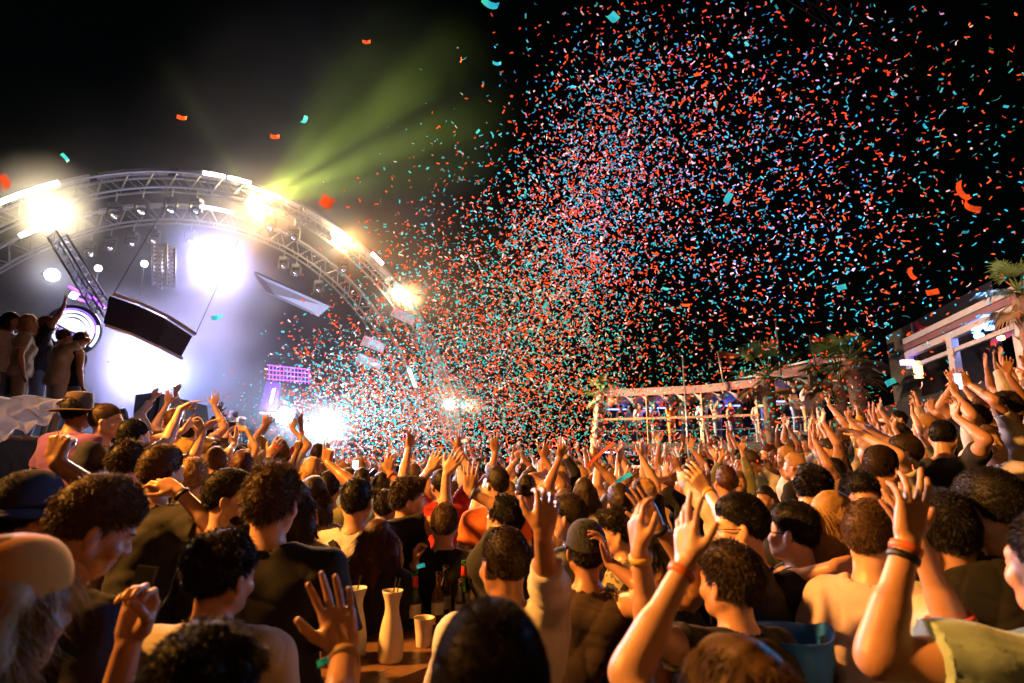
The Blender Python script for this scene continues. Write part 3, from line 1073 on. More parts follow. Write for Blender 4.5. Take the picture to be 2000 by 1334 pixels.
def cap_on(o, fig, colour, back=True, brim=True):
    """baseball cap: crown with a peak"""
    hm = Matrix(fig.HM.tolist())
    k = fig.k
    m = MB()
    vs, fs = [], []
    n, rows = 28, 9
    for j in range(rows):
        t = j / (rows - 1) * math.pi / 2
        for i in range(n):
            a = 2 * math.pi * i / n
            x, y, z = .089 * math.cos(a) * math.cos(t) ** .8, -.010 + .112 * math.sin(a) * math.cos(t) ** .8, .128 + .105 * math.sin(t) - .02 * math.cos(t) * (1 if math.sin(a) < 0 else -.6) * abs(math.sin(a))
            vs.append(Vector(fig.joint) + hm @ Vector((x, y, z)) * k)
    for j in range(rows - 1):
        for i in range(n):
            i2 = (i + 1) % n
            fs.append((j * n + i, j * n + i2, (j + 1) * n + i2, (j + 1) * n + i))
    m.add(vs, fs)
    cap = m.build('cap', cloth_mat(colour), o, True)
    if brim:
        b = MB()
        vs, fs = [], []
        sg = -1 if back else 1
        for top in (0, 1):
            for j in range(3):
                for i in range(11):
                    a = math.pi * (i / 10)
                    rr = 1 + .62 * (j / 2) * math.sin(a)
                    x, y = .087 * math.cos(a) * (1 + .05 * j), sg * (.012 + .098 * math.sin(a) * rr)
                    vs.append(Vector(fig.joint) + hm @ Vector((x, -.010 + y, .118 + (0 if sg > 0 else -.012) - .02 * (j / 2) - .1 * x * x * 10 * j / 2 + .004 * top)) * k)
        for top in (0, 1):
            for j in range(2):
                for i in range(10):
                    q = top * 33 + j * 11 + i
                    fs.append((q, q + 1, q + 12, q + 11))
        for i in range(10):
            fs.append((22 + i, 23 + i, 56 + i, 55 + i))
        b.add(vs, fs)
        b.build('peak', cloth_mat(colour), cap, True)
    return cap

def brim_hat(o, fig, m_):
    hm = Matrix(fig.HM.tolist()); k = fig.k
    q = [(.088, .105), (.17, .098), (.175, .102), (.17, .108), (.092, .118), (.088, .18), (.078, .235), (.05, .245), (.0, .238)]
    m = MB()
    m.lathe([(r * k, z * k) for r, z in q], 28, hm, Vector(fig.joint))
    h = m.build('hat', m_, o, True)
    return h

def beard(o, fig, c):
    f = Field(*[axis(q - .12, q + .12, .006) for q in fig.hp(0, .04, .03)])
    M = fig.HM
    f.ell(fig.hp(0, .045, .028), V3(.066, .064, .05) * fig.k, M, .01, plane=(fig.hp(0, .06, .032), M @ unit(V3(0, .05, -1))))
    v, q = f.mesh()
    V, Q = strands(v, q, 1200, .012, .001, 3, None, .6, .3)
    b = bpy.data.objects.new('beard', np_mesh('beard', np.concatenate([v, V]), np.concatenate([q, Q + len(v)]), [hair_mat(c)]))
    col.objects.link(b); b.parent = o

def glasses(o, fig):
    m = MB()
    k = fig.k
    for sd in (-1, 1):
        pts = [fig.hp(sd * .031 + .024 * math.cos(a), .103, .093 + .019 * math.sin(a)) for a in [2 * math.pi * i / 14 for i in range(15)]]
        m.tube(pts, .0022, 5)
        m.tube([fig.hp(sd * .055, .102, .098), fig.hp(sd * .078, .06, .098), fig.hp(sd * .083, -.005, .096), fig.hp(sd * .082, -.02, .08)], .0022, 5)
    m.tube([fig.hp(-.008, .106, .096), fig.hp(.008, .106, .096)], .002, 5)
    m.build('glasses', mat('glasses_frame', (.01, .01, .01), .3), o, True)

BACKS = 'crowd close to the camera'
UPV = (0, .15, 1)
def build_heroes():
    # --- left foreground
    o, f = hero('tall man with rim lit fair hair bending over his phone, dark shirt', 190, 1005, 1.5, -28, (-14, -24, 8), lean=2,
                Rr=dict(at=(250, 1262, 1.45), hand='grip', palm=(.1, -.9, .3), dir=(.1, .2, 1), pole=(.3, -.2, -1)), hair='crop', hairc='light', shirt='navy', skin='mid')
    o, f = hero('person in amber cap lit orange, cut off by the left frame edge', 8, 1172, 1.0, -16, (-10, -6, 0), female=True, hair='long', hairc='blond', shirt='black', skin='mid')
    cap_on(o, f, 'amber', True)
    o, f = hero('person in dark cap raising a blurred fist beside the white draped platform', 52, 990, 1.75, -10, (0, -5, 0), Rr=dict(at=(112, 905, 2.1), hand='fist', palm=(0, 1, 0), dir=UPV, pole=(1, 0, -1)), hair='short', hairc='black', shirt='navy', skin='tan')
    cap_on(o, f, 'navy', True)
    hero('man in black shirt holding a bent arm to his head, bracelet on wrist', 315, 915, 2.95, -10, (-6, 0, 4), Rr=dict(at=(352, 962, 2.72), hand='relaxed', palm=(-1, .3, 0), dir=(-.8, 0, .4), pole=(1, -.2, -.6), band='black'), hair='fade', hairc='light', shirt='black', skin='mid')
    hero('man with thick curly dark hair in cream shirt, seen from behind', 437, 1112, 1.62, 0, (-20, -6, 3), hair='curly', hairc='dark', shirt='cream', sleeve=1.6, collar=.07, loose=.022, fold=.008, skin='mid')
    hero('dark tousled head low in front of the cream shirt', 410, 1345, .98, -5, (0, 0, 0), hair='curly', hairc='black', shirt='charcoal', skin='mid')
    hero('broad man in black tee with tousled fair hair, back to the lens', 532, 972, 2.18, 4, (-4, 0, 0), hair='messy', hairc='light', shirt='black', build=1.12, sleeve=.72, loose=.02, skin='fair')
    o, f = hero('bearded man in grey shirt turned sideways to talk', 447, 965, 2.75, -66, (-6, -2, 2), hair='fade', hairc='dark', shirt='grey', skin='fair')
    beard(o, f, 'dark')
    hero('woman with short blonde hair and bare tanned back', 377, 930, 3.45, 8, (0, 0, -3), female=True, hair='short', hairc='blond', shirt='white', sleeve=0, hem=1.15, skin='mid')
    hero('brown haired woman half hidden behind the broad man in black', 575, 985, 2.85, -6, (4, 0, 0), female=True, hair='bob', hairc='brown', shirt='cream', skin='fair')
    hero('person with chin length bob in white blouse', 612, 968, 3.55, 0, (4, 0, 0), female=True, hair='bob', hairc='brown', shirt='cream', sleeve=.7, loose=.026, skin='fair',
         L=dict(at=(607, 1035, 3.3), hand='open', palm=(0, -1, 0), dir=(-.2, 0, 1)))
    o, f = hero('man in white tee with black strap and printed letters on his back', 697, 975, 3.3, 2, (-8, 0, 0), hair='fade', hairc='dark', shirt='white', sleeve=.7, loose=.02, skin='mid')
    shirt_print(o, f)
    o, f = hero('woman with long brown hair in black jacket behind the carafes', 738, 1052, 3.05, -6, (14, -4, 0), female=True, hair='long', hairc='red', shirt='black', sleeve=1.95, loose=.024, skin='fair')
    hero('man in black tee with shaved sides looking over his shoulder, arm raised', 797, 968, 3.65, -96, (26, 0, 8), hair='quiff', hairc='brown', shirt='black', skin='fair', build=1.05,
         Rr=dict(at=(872, 928, 3.5), hand='open', palm=(.3, .9, .3), dir=(.5, 0, .8), pole=(.3, 0, -1)), L=dict(at=(838, 920, 3.9), hand='wave', palm=(.3, .9, .3), dir=(.4, 0, .9), band='white'))
    hero('short haired blond man in black long sleeved top behind the bottles', 868, 1018, 3.45, -4, (10, 0, 0), hair='short', hairc='light', shirt='black', sleeve=1.9, skin='fair', build=1.05,
         L=dict(at=(808, 1105, 3.3), hand='grip', palm=(1, 0, 0), dir=(-.1, .3, 1)))
    hero('dark haired man in striped black shirt thrusting his left arm up', 985, 1010, 3.15, 38, (16, -4, 0), hair='crop', hairc='black', shirt='charcoal', sleeve=.6, skin='mid',
         L=dict(at=(920, 962, 3.15), hand='open', palm=(0, 1, 0), dir=(.05, 0, 1), pole=(.5, -.3, -1), band='blue'))
    hero('buzz cut man in white shirt punching the air with rolled up sleeve', 985, 1090, 1.82, 22, (8, -4, 0), hair='buzz', hairc='brown', shirt='white', sleeve=1.42, loose=.02, fold=.008, skin='tan',
         Rr=dict(at=(1056, 968, 1.5), hand='claw', palm=(-.3, 1, -.2), dir=(.22, .35, 1), pole=(.45, -.5, -1)))
    hero('shaved dark head filling the bottom centre, left palm raised', 958, 1338, .74, 0, (0, -8, 0), hair='buzz', hairc='dark', shirt='charcoal', skin='mid', strands=40000, sw=.00045,
         L=dict(at=(672, 1280, 1.3), hand='wave', palm=(.15, -1, .1), dir=(-.32, .15, 1), pole=(-.5, -.2, -1), band='tan'))
    o, f = hero('person in backwards charcoal cap and brown sleeveless top', 1145, 1068, 2.45, -6, (8, 0, 0), female=True, hair='short', hairc='dark', shirt='brown', sleeve=0, skin='tan',
                Rr=dict(at=(1192, 1100, 2.3), hand='relaxed', palm=(-1, 0, 0), dir=(-.2, 0, 1)))
    cap_on(o, f, 'charcoal', False)
    hero('man in mottled camouflage tee facing the stage in profile', 1207, 1034, 3.15, 70, (6, -8, 0), hair='quiff', hairc='dark', shirt='tan', tex='camo', skin='fair')
    hero('fair man talking beside the backwards cap', 1112, 1005, 3.3, 58, (0, -4, 0), hair='fade', hairc='brown', shirt='grey', skin='fair')
    # --- right foreground
    hero('brown haired man from behind, left arm up with yellow wristband', 1425, 1128, 1.7, 24, (6, 0, 0), hair='crop', hairc='brown', shirt='charcoal', skin='mid', 
         L=dict(at=(1250, 1082, 1.6), hand='relaxed', palm=(.9, .3, 0), dir=(-.05, .2, 1), pole=(-.5, -.3, -1), band='yellow'))
    o, f = hero('woman with white face mask pulled under her chin', 1292, 1095, 2.2, 62, (6, 4, 0), female=True, hair='bun', hairc='dark', shirt='black', sleeve=0, skin='tan',
                Rr=dict(at=(1286, 1030, 2.05), hand='open', palm=(-.3, 1, 0), dir=(-.5, .2, 1), pole=(.8, 0, -1), band='black'))
    m = MB()
    m.tube([f.hp(-.06, .03, .0), f.hp(-.035, .085, -.012), f.hp(0, .1, -.02), f.hp(.035, .085, -.012), f.hp(.06, .03, 0)], [.012, .02, .024, .02, .012], 10)
    m.build('face_mask', cloth_mat('white'), o, True)
    hero('blonde woman at the bottom edge stretching up a bare left arm', 1450, 1352, 1.0, 20, (10, -18, -12), female=True, hair='bob', hairc='light', shirt='tan', sleeve=0, skin='fair',
         L=dict(at=(1337, 1108, 1.26), hand='wave', palm=(.9, .5, 0), dir=(.1, .25, 1), pole=(-.6, -.3, -1), band='orange'))
    o, f = hero('balding man in glasses and dark shirt facing the stage', 1447, 1020, 2.4, 66, (4, -4, 0), hair='fade', hairc='black', shirt='charcoal', skin='fair',
                L=dict(at=(1378, 948, 2.75), hand='relaxed', palm=(0, 1, 0), dir=(-.6, 0, .8), band='yellow'))
    glasses(o, f)
    o, f = hero('dark haired man in black shirt and glasses beyond the blue tub', 1548, 1030, 2.5, 42, (4, 0, 0), hair='short', hairc='black', shirt='black', skin='fair')
    glasses(o, f)
    hero('blonde woman in profile tilting her face up, hand on a shoulder', 1632, 1010, 2.5, -62, (0, 16, 0), female=True, hair='long', hairc='blond', shirt='charcoal', skin='mid',
         L=dict(at=(1622, 1110, 2.3), hand='open', palm=(0, 1, 0), dir=(.8, 0, .1)))
    hero('man in pink shirt with receding light brown hair', 1705, 1042, 2.05, -58, (-4, -6, 2), hair='fade', hairc='light', shirt='pink', sleeve=1.2, loose=.02, skin='fair')
    hero('person in pale teal tee at the frame edge, bent arm raised', 2070, 1090, 1.22, 12, (0, 0, 0), hair='short', hairc='dark', shirt='teal', sleeve=.66, loose=.026, fold=.009, skin='mid',
         L=dict(at=(1772, 1062, 1.4), hand='wave', palm=(-.2, 1, -.1), dir=(.32, .1, 1), pole=(-1, 0, -.5), band='orange+black'))
    hero('tall man with dark fade cut behind the raised hand', 1935, 985, 1.75, 8, (6, -10, 0), hair='fade', hairc='black', shirt='black', skin='mid')
    o, f = hero('person in white sleeved shirt with red ribbon at the elbow', 1850, 1030, 2.0, -20, (0, 0, 0), hair='crop', hairc='black', shirt='white', sleeve=1.15, skin='mid',
         L=dict(at=(1795, 1065, 1.75), hand='open', palm=(0, 1, 0), dir=(-.4, 0, 1), pole=(.2, -.6, -1)))
    rb = MB()
    e = Vector(f.arm[0]['E'])
    u = (Vector(f.arm[0]['W']) - e).normalized()
    rb.lathe([(.058, -.014), (.062, -.012), (.062, .012), (.058, .014)], 18, u.to_track_quat('Z', 'Y').to_matrix(), e + u * .05)
    for s_ in (-1, 1):
        rb.tube([e + u * .05 + Vector((0, -.06, 0)), e + u * .05 + Vector((s_ * .04, -.085, -.02)), e + u * .05 + Vector((s_ * .06, -.075, -.075))], [.012, .01, .006], 6)
    rb.build('ribbon', cloth_mat('red'), o, True)
    hero('man with face lit orange at the right edge of the crowd', 1992, 992, 2.6, 60, (0, 0, 0), hair='short', hairc='black', shirt='black', skin='mid')
    hero('balding man in profile on the rising ground', 1722, 910, 3.6, -58, (-4, -10, 0), hair='fade', hairc='brown', shirt='tan', skin='mid')
    hero('young man with black fringe facing the camera', 1682, 968, 3.0, 168, (6, -4, 0), hair='crop', hairc='black', shirt='olive', skin='mid')
    hero('dark haired man in black tee bowing his head', 1590, 950, 3.3, -50, (-10, -24, 0), hair='crop', hairc='black', shirt='black', skin='mid')
    hero('man in white tee stretching both arms towards the stage', 1768, 880, 4.4, 58, (0, 0, 0), hair='fade', hairc='brown', shirt='white', skin='fair',
         L=dict(at=(1690, 852, 4.3), hand='open', palm=(0, 0, -1), dir=(-.9, 0, .4)), Rr=dict(at=(1700, 838, 4.7), hand='open', palm=(0, 0, -1), dir=(-.9, 0, .5)))
    hero('man with shaved nape looking down, right of the stretched arms', 1842, 850, 4.6, -52, (0, -16, 0), hair='fade', hairc='black', shirt='charcoal', skin='mid',
         Rr=dict(at=(1868, 815, 4.4), hand='relaxed', palm=(-1, 0, 0), dir=(.1, 0, 1)))
    hero('person in white tee lifting a hand high at the right terrace', 1965, 790, 5.4, 40, (0, 0, 0), hair='crop', hairc='brown', shirt='white', skin='mid',
         L=dict(at=(1895, 752, 5.4), hand='open', palm=(0, 1, 0), dir=(-.5, 0, .8)))
    hero('man holding up a glowing phone near the right terrace', 1905, 815, 5.2, 30, (0, 0, 0), hair='short', hairc='brown', shirt='white', skin='mid',
         L=dict(at=(1868, 772, 5.1), hand='grip', palm=(0, 1, 0), dir=(0, .1, 1)))
    # --- raised group at the left
    o, f = hero('person in brimmed hat standing before the bright smoke', 152, 800, 4.3, -10, (0, 0, 0), hair='short', hairc='dark', shirt='purple', skin='tan')
    brim_hat(o, f, cloth_mat('brown'))
    hero('tall bald man in profile lit purple against the smoke', 208, 818, 4.3, -72, (0, 0, 0), hair='buzz', hairc='light', shirt='navy', skin='fair')
    hero('man with dark round head pointing his arm at the stage', 262, 848, 4.2, -20, (0, 0, 0), hair='short', hairc='black', shirt='navy', sleeve=.4, skin='fair',
         Rr=dict(at=(352, 800, 4.5), hand='point', palm=(0, 0, -1), dir=(.75, .2, .5), pole=(0, -.3, -1)))
    hero('shaggy haired man between the hat wearer and the blond man', 248, 900, 3.4, 0, (0, 0, 0), hair='messy', hairc='brown', shirt='red', skin='fair')
    hero('man with cropped brown hair, hands clasped overhead by the stage', 305, 868, 4.6, -8, (0, 0, 0), hair='short', hairc='brown', shirt='navy', skin='fair',
         L=dict(at=(356, 842, 4.6), hand='wave', palm=(1, 0, 0), dir=(.5, 0, .8)), Rr=dict(at=(398, 838, 4.6), hand='wave', palm=(0, -.3, -1), dir=(.7, 0, .5)))
    hero('woman making a heart with both arms over her head', 462, 890, 6.2, -4, (0, 0, 0), female=True, hair='bun', hairc='dark', shirt='black', sleeve=0, skin='fair',
         L=dict(at=(452, 838, 6.2), hand='relaxed', palm=(1, 0, 0), dir=(.9, 0, .2), pole=(-1, 0, 0)), Rr=dict(at=(482, 840, 6.2), hand='relaxed', palm=(-1, 0, 0), dir=(-.9, 0, .2), pole=(1, 0, 0)))
    hero('man in dark cap clapping in front of the speaker box', 432, 885, 5.2, -40, (0, 0, 0), hair='short', hairc='black', shirt='grey', skin='fair',
         Rr=dict(at=(458, 868, 5.1), hand='open', palm=(-1, 0, 0), dir=(.1, 0, 1)))
    hero('person pointing one finger up beside the falling confetti', 640, 950, 4.3, 8, (0, 0, 0), hair='short', hairc='dark', shirt='olive', sleeve=.6, skin='tan',
         Rr=dict(at=(641, 905, 4.2), hand='point', palm=(0, 1, 0), dir=(0, 0, 1), pole=(1, -.2, -1)))
    hero('person raising an open hand behind the lettered tee', 752, 985, 4.2, 0, (0, 0, 0), hair='short', hairc='dark', shirt='grey', sleeve=.6, skin='tan',
         Rr=dict(at=(762, 925, 4.1), hand='claw', palm=(0, 1, 0), dir=(0, 0, 1), pole=(1, -.2, -1), band='orange'))

def shirt_print(o, f):
    """strap across the back and the letters printed on the shirt"""
    st = MB()
    pts = [f.up(-.10, -.10, 1.44), f.up(-.04, -.158, 1.36), f.up(.04, -.172, 1.24), f.up(.12, -.150, 1.12), f.up(.17, -.08, 1.02)]
    for a, b in zip(pts[:-1], pts[1:]):
        st.bar(a, b, .034, .006, up=(0, -1, .2))
    st.build('strap', cloth_mat('black'), o)
    t = text_mesh('lettering', 'ANG', .115, cloth_mat('black'), o, .001, .004)
    t.location = f.up(-.045, -.172, 1.225)
    t.rotation_euler = (R(84), 0, 0)
build_heroes()
# ================================================================== the crowd behind: individuals sharing a few figure meshes
def variant(kind, seed, res=(.02, .0125, .011)):
    r = np.random.default_rng(seed)
    up = lambda sx, hh='open', z=1.88, y=.12, x=.22: dict(to=V3(sx * x, y, z) + r.normal(size=3) * .04, hand=hh, palm=V3(0, 1, 0), dir=V3(sx * .1 + r.normal() * .2, r.normal() * .2, 1), pole=V3(sx, -.2, -.6))
    A = {'both up': (up(-1), up(1)), 'right up': (None, up(1, 'wave', 1.92)), 'left up': (up(-1, 'open', 1.9), None), 'fist up': (None, up(1, 'fist', 1.84)),
         'hands high': (up(-1, 'relaxed', 1.95, .05, .12), up(1, 'relaxed', 1.93, .05, .14)), 'arm out': (up(-1, 'open', 1.75, .42, .25), None), 'still': (None, None),
         'clapping': (dict(to=V3(-.05, .28, 1.62), hand='open', palm=V3(1, 0, 0), dir=V3(0, .1, 1)), dict(to=V3(.05, .28, 1.62), hand='open', palm=V3(-1, 0, 0), dir=V3(0, .1, 1))),
         'pointing': (None, up(1, 'point', 1.9, .25)), 'bent arm': (dict(to=V3(-.22, .22, 1.5), hand='relaxed', palm=V3(1, 0, 0), dir=V3(.3, .2, 1)), None)}[kind]
    fem = seed % 3 == 1
    hair = (['short', 'fade', 'crop', 'quiff', 'short', 'messy'] if not fem else ['long', 'bob', 'bun', 'long', 'bob', 'bun'])[seed % 6]
    fig = Fig(1.75, (r.normal() * 14, r.normal() * 6, r.normal() * 5), 0, 1.0, fem, A, 0)
    spec = dict(hair=hair, shirt='white', sleeve=[.6, .6, 0, 1.8, .6][seed % 5], strands=500, sw=.0022, fat=1.12)
    ms = figure_meshes(fig, spec, res, True, seed)
    V, Q, I, n = [], [], [], 0
    for i, nm in enumerate(('body', 'hair', 'shirt', 'trousers')):
        if nm in ms and len(ms[nm][0]):
            V.append(ms[nm][0]); Q.append(ms[nm][1] + n); I.append(np.full(len(ms[nm][1]), i)); n += len(ms[nm][0])
    me = np_mesh('person', np.concatenate(V), np.concatenate(Q), [skin_mat('fair'), hair_mat('dark'), cloth_mat('white'), cloth_mat('charcoal')], True, np.concatenate(I))
    return dict(mesh=me, kind=kind, hair=hair, female=fem)

KINDS_ = ['both up', 'right up', 'still', 'left up', 'hands high', 'clapping', 'fist up', 'still', 'arm out', 'pointing', 'bent arm', 'both up', 'still', 'hands high', 'bent arm', 'still', 'still', 'still']
VARS = [variant(kd, i) for i, kd in enumerate(KINDS_)]
POSE_WORDS = {'both up': 'both arms raised', 'right up': 'right hand raised', 'left up': 'left hand raised', 'fist up': 'fist in the air', 'hands high': 'hands together overhead',
              'arm out': 'left arm stretched out', 'still': 'arms down', 'clapping': 'hands clapping', 'pointing': 'finger pointing up', 'bent arm': 'forearm lifted'}
HAIR_WORDS = {'short': 'short', 'fade': 'shaved-side', 'crop': 'cropped', 'quiff': 'swept-up', 'messy': 'tousled', 'long': 'long', 'bob': 'bobbed', 'bun': 'pinned-up'}
def crowd_person(v, loc, rz, H, skin, hairc, shirt, trousers, label, group, flip=1):
    o = bpy.data.objects.new('person', v['mesh'])
    col.objects.link(o)
    for i, m in enumerate((skin_mat(skin), hair_mat(hairc), cloth_mat(shirt), cloth_mat(trousers))):
        o.material_slots[i].link = 'OBJECT'
        o.material_slots[i].material = m
    o.location = loc
    o.rotation_euler = (0, 0, rz)
    o.scale = (H / 1.75 * flip, H / 1.75, H / 1.75)
    return tag(o, label, 'person', group)

def build_crowd():
    rr = random.Random(11)
    pts = []
    row = 3.75
    while row < 24:
        x0, x1 = -.80 * row, .98 * row
        # the stage front cuts the floor off at the left, the terrace at the right
        x0 = max(x0, -3.2 - .35 * (row - 4)) if row < 9 else max(x0, -7.6 + (row - 9) * .62)
        x1 = min(x1, 9.2 - max(0, row - 9) * .32)
        step = .56 + .034 * (row - 3.7) + (.5 if row > 15 else 0)
        x = x0 + rr.random() * step
        while x < x1:
            px, py = x + rr.uniform(-.13, .13), row + rr.uniform(-.16, .16)
            if px > 1.0 and row < 4.5:
                x += step
                continue
            if all((px - a) ** 2 + (py - b) ** 2 > .2 for a, b in HERO_XY):
                pts.append((px, py))
            x += step * (.84 if x > 2.2 and row < 11 else 1)
        row += .52 + .05 * (row - 3.7)
    pts.sort(key=lambda p: p[1])
    print('CROWD', len(pts))
    shirts = ['black'] * 6 + ['white'] * 6 + ['grey', 'navy', 'cream', 'cream', 'pink', 'tan', 'red', 'olive', 'charcoal', 'blue', 'teal', 'orange', 'yellow']
    for i, (x, y) in enumerate(pts):
        v = rr.choice(VARS)
        if x > 1.5 and v['kind'] == 'still' and rr.random() < .45:
            v = VARS[rr.choice((0, 1, 3, 4, 6, 9, 11, 13))]
        if y > 9 and v['kind'] not in ('still', 'bent arm', 'clapping') and rr.random() < .12:
            v = VARS[2]
        dx, dy = -8.0 - x, 17 - y
        rz = math.atan2(-dx, dy) + rr.gauss(0, .35)
        if x > 1.5 and rr.random() < .15: rz += rr.choice((-1, 1)) * 1.6
        flip = rr.choice((-1, 1))
        H = (1.66 if v['female'] else 1.77) + rr.gauss(0, .055)
        shirt = rr.choice(shirts)
        skin = rr.choice(['fair', 'fair', 'mid', 'mid', 'tan', 'tan', 'dark'] if y > 5 else ['fair', 'mid', 'tan'])
        hc = rr.choice(['black', 'dark', 'brown', 'brown', 'light', 'light', 'blond', 'blond', 'red'])
        if x < -1.2 and y < 9: zone, grp = 'below the smoke', 'crowd at the left below the stage'
        elif x > 2.2 + .12 * y: zone, grp = 'on the rising ground', 'crowd on the rising ground'
        elif y < 7.5: zone, grp = 'mid dance floor', 'crowd in the middle of the floor'
        else: zone, grp = 'far back under the confetti', 'far crowd under the confetti'
        lab = '%s, %s %s hair, %s, %s' % (shirt, HAIR_WORDS[v['hair']], hc, (POSE_WORDS[v['kind']] if flip > 0 else POSE_WORDS[v['kind']].replace('right', 'LL').replace('left', 'right').replace('LL', 'left')), zone)
        crowd_person(v, (x, y, gz(x, y)), rz, H, skin, hc, shirt, rr.choice(['denim', 'charcoal', 'black', 'tan']), 'person in ' + lab, grp, flip)
build_crowd()

def stand(px, py_feet, y, floor, rz, vi, H, skin, hairc, shirt, trousers, label, group):
    p = P(px, py_feet, y)
    return crowd_person(VARS[vi], (p.x, y, floor), rz, H, skin, hairc, shirt, trousers, label, group)
# ================================================================== sand slopes, tables, terrace building, palms
def build_floor():
    """trodden sand of the dance floor, rising to both sides"""
    sand = MATS['sand_ground']
    xs = np.linspace(-13, 16, 88); ys = np.linspace(-6, 29, 80)
    m = MB()
    vs = [(x, y, gz(x, y) - .002 + (.0 if abs(x) < 12.5 and -5.5 < y < 28.5 else -.3)) for x in xs for y in ys]
    fs = [(i * 80 + j, (i + 1) * 80 + j, (i + 1) * 80 + j + 1, i * 80 + j + 1) for i in range(87) for j in range(79)]
    m.add(vs, fs)
    tag(m.build('sand_floor', sand, None, True), kind='structure')
build_floor()

TABLE_A = Vector((-.54, 2.18, 0))
E1, E2 = Vector((.62, .785, 0)), Vector((-.785, .62, 0))
TOP = 1.085
def tpos(a, b): return TABLE_A + E1 * a + E2 * b + Vector((0, 0, TOP))
def build_tables():
    wood = mat('table_wood', (.16, .085, .04), .35, var=.45, scale=9, bump=.2, bscale=30)
    root = empty('high_table', TABLE_A)
    tag(root, 'high wooden bar table crowded with bottles, carafes and cups', 'table')
    Mz = Matrix((E1, E2, Vector((0, 0, 1)))).transposed()
    c = E1 * .6 + E2 * .25
    for i in range(5):
        MB().box(E1 * .6 + E2 * (.05 + .1 * i) + Vector((0, 0, TOP - .02)), (1.2, .097, .04), Mz).build('plank', wood, root)
    for a in (.06, 1.14):
        for b in (.06, .44):
            MB().box(E1 * a + E2 * b + Vector((0, 0, (TOP - .04) / 2)), (.06, .06, TOP - .04), Mz).build('leg', wood, root)
    MB().box(E1 * .6 + E2 * .06 + Vector((0, 0, TOP - .09)), (1.02, .03, .1), Mz).build('apron', wood, root)
    MB().box(E1 * .6 + E2 * .44 + Vector((0, 0, TOP - .09)), (1.02, .03, .1), Mz).build('apron', wood, root)
    # tray edge strip seen at the near corner
    frosted = mat('frosted_plastic', (.78, .80, .78), .35, spec=.5)
    fb = frosted.node_tree.nodes['Principled BSDF']
    fb.inputs['Subsurface Weight'].default_value = .35
    fb.inputs['Subsurface Radius'].default_value = (.03, .03, .03)
    straw = mat('black_straw', (.01, .01, .012), .4)
    def carafe(a, b, label, tint, straws=1):
        r = empty('carafe', tpos(a, b))
        tag(r, label, 'carafe', 'frosted carafes on the bar table')
        prof = [(.002, .002), (.044, .0), (.05, .006), (.052, .04), (.05, .085), (.04, .14), (.03, .18), (.0275, .2), (.030, .225), (.041, .26), (.043, .268), (.0405, .268), (.028, .225), (.0255, .2)]
        MB().lathe(prof, 28).build('vessel', tint, r, True)
        for i in range(straws):
            MB().tube([(-.012 + .014 * i, 0, .16), (.012 + .016 * i, .004, .315)], .0032, 6).build('straw', straw, r)
        return r
    carafe(.23, .33, 'pale green frosted carafe behind the raised palm', frosted, 1)
    warmp = mat('frosted_plastic_warm', (.72, .60, .50), .35)
    carafe(.29, .17, 'front frosted carafe, filled, with two black straws', warmp, 2)
    carafe(.06, .40, 'frosted carafe half hidden by the raised fingers', frosted, 0)
    cupm = mat('cup_plastic', (.72, .62, .54), .4)
    clear = mat('clear_plastic', (.9, .9, .9), .08, trans=.85)
    def cup(a, b, label, m, h=.115):
        r = tag(empty('plastic_cup', tpos(a, b)), label, 'cup', 'plastic cups on the bar table')
        MB().lathe([(.001, .001), (.03, 0), (.032, .004), (.036, .055), (.0365, .057), (.044, h), (.046, h + .002), (.0435, h), (.034, .056), (.03, .01), (.001, .008)], 24).build('wall', m, r, True)
        return r
    cup(.5, .2, 'whitish plastic cup standing right of the carafes', cupm)
    c1 = cup(.06, .2, 'clear tumbler with a dark straw at the near table corner', clear, .10)
    MB().tube([(-.01, 0, .012), (.03, .006, .13)], .0032, 6).build('straw', straw, c1)
    MB().lathe([(.001, .006), (.029, .006), (.031, .03), (.001, .03)], 18).build('drink', mat('dark_drink', (.05, .02, .01), .1), c1, True)
    glass_clear = mat('glass_clear', (.92, .93, .9), .03, trans=1.0)
    glass_green = mat('glass_green', (.08, .45, .06), .04, trans=.9)
    glass_amber = mat('glass_amber', (.85, .50, .14), .04, trans=.9)
    label_w = mat('paper_label', (.75, .72, .66), .6, var=.2, scale=60)
    red_foil = mat('red_foil', (.55, .03, .02), .3)
    def bottle(a, b, gm, label, h=.24, rad=.031, foil=None, lab=True, lay=None):
        r = tag(empty('bottle', tpos(a, b)), label, 'bottle', 'bottles on the bar table')
        s_ = h / .24
        prof = [(.002, .004), (rad * .9, 0), (rad, .006), (rad, .12 * s_), (rad * .92, .14 * s_), (rad * .5, .175 * s_), (rad * .42, .19 * s_), (rad * .40, .228 * s_), (rad * .50, .230 * s_), (rad * .50, .24 * s_), (rad * .3, .24 * s_)]
        MB().lathe(prof, 20).build('glass', gm, r, True)
        if lab:
            MB().lathe([(rad * 1.01, .045 * s_), (rad * 1.015, .046 * s_), (rad * 1.015, .10 * s_), (rad * 1.01, .101 * s_)], 20).build('paper_label', label_w, r, True)
        if foil:
            MB().lathe([(rad * .55, .168 * s_), (rad * .52, .18 * s_), (rad * .46, .19 * s_), (rad * .44, .215 * s_), (rad * .43, .216 * s_)], 16).build('neck_foil', foil, r, True)
        if lay is not None:
            r.rotation_euler = (R(90), 0, R(lay))
            r.location.z += rad
        return r
    bottle(.78, .40, glass_amber, 'amber bottle, leftmost of the standing bottles')
    bottle(.87, .44, glass_clear, 'clear bottle with white label behind the small ones', .255)
    bottle(.88, .34, glass_clear, 'small clear bottle between the labelled and the green one', .20, .028)
    bottle(.97, .40, glass_green, 'green bottle with red neck foil', .27, .034, red_foil)
    bottle(1.05, .36, glass_clear, 'clear bottle just right of the green one', .24, .03)
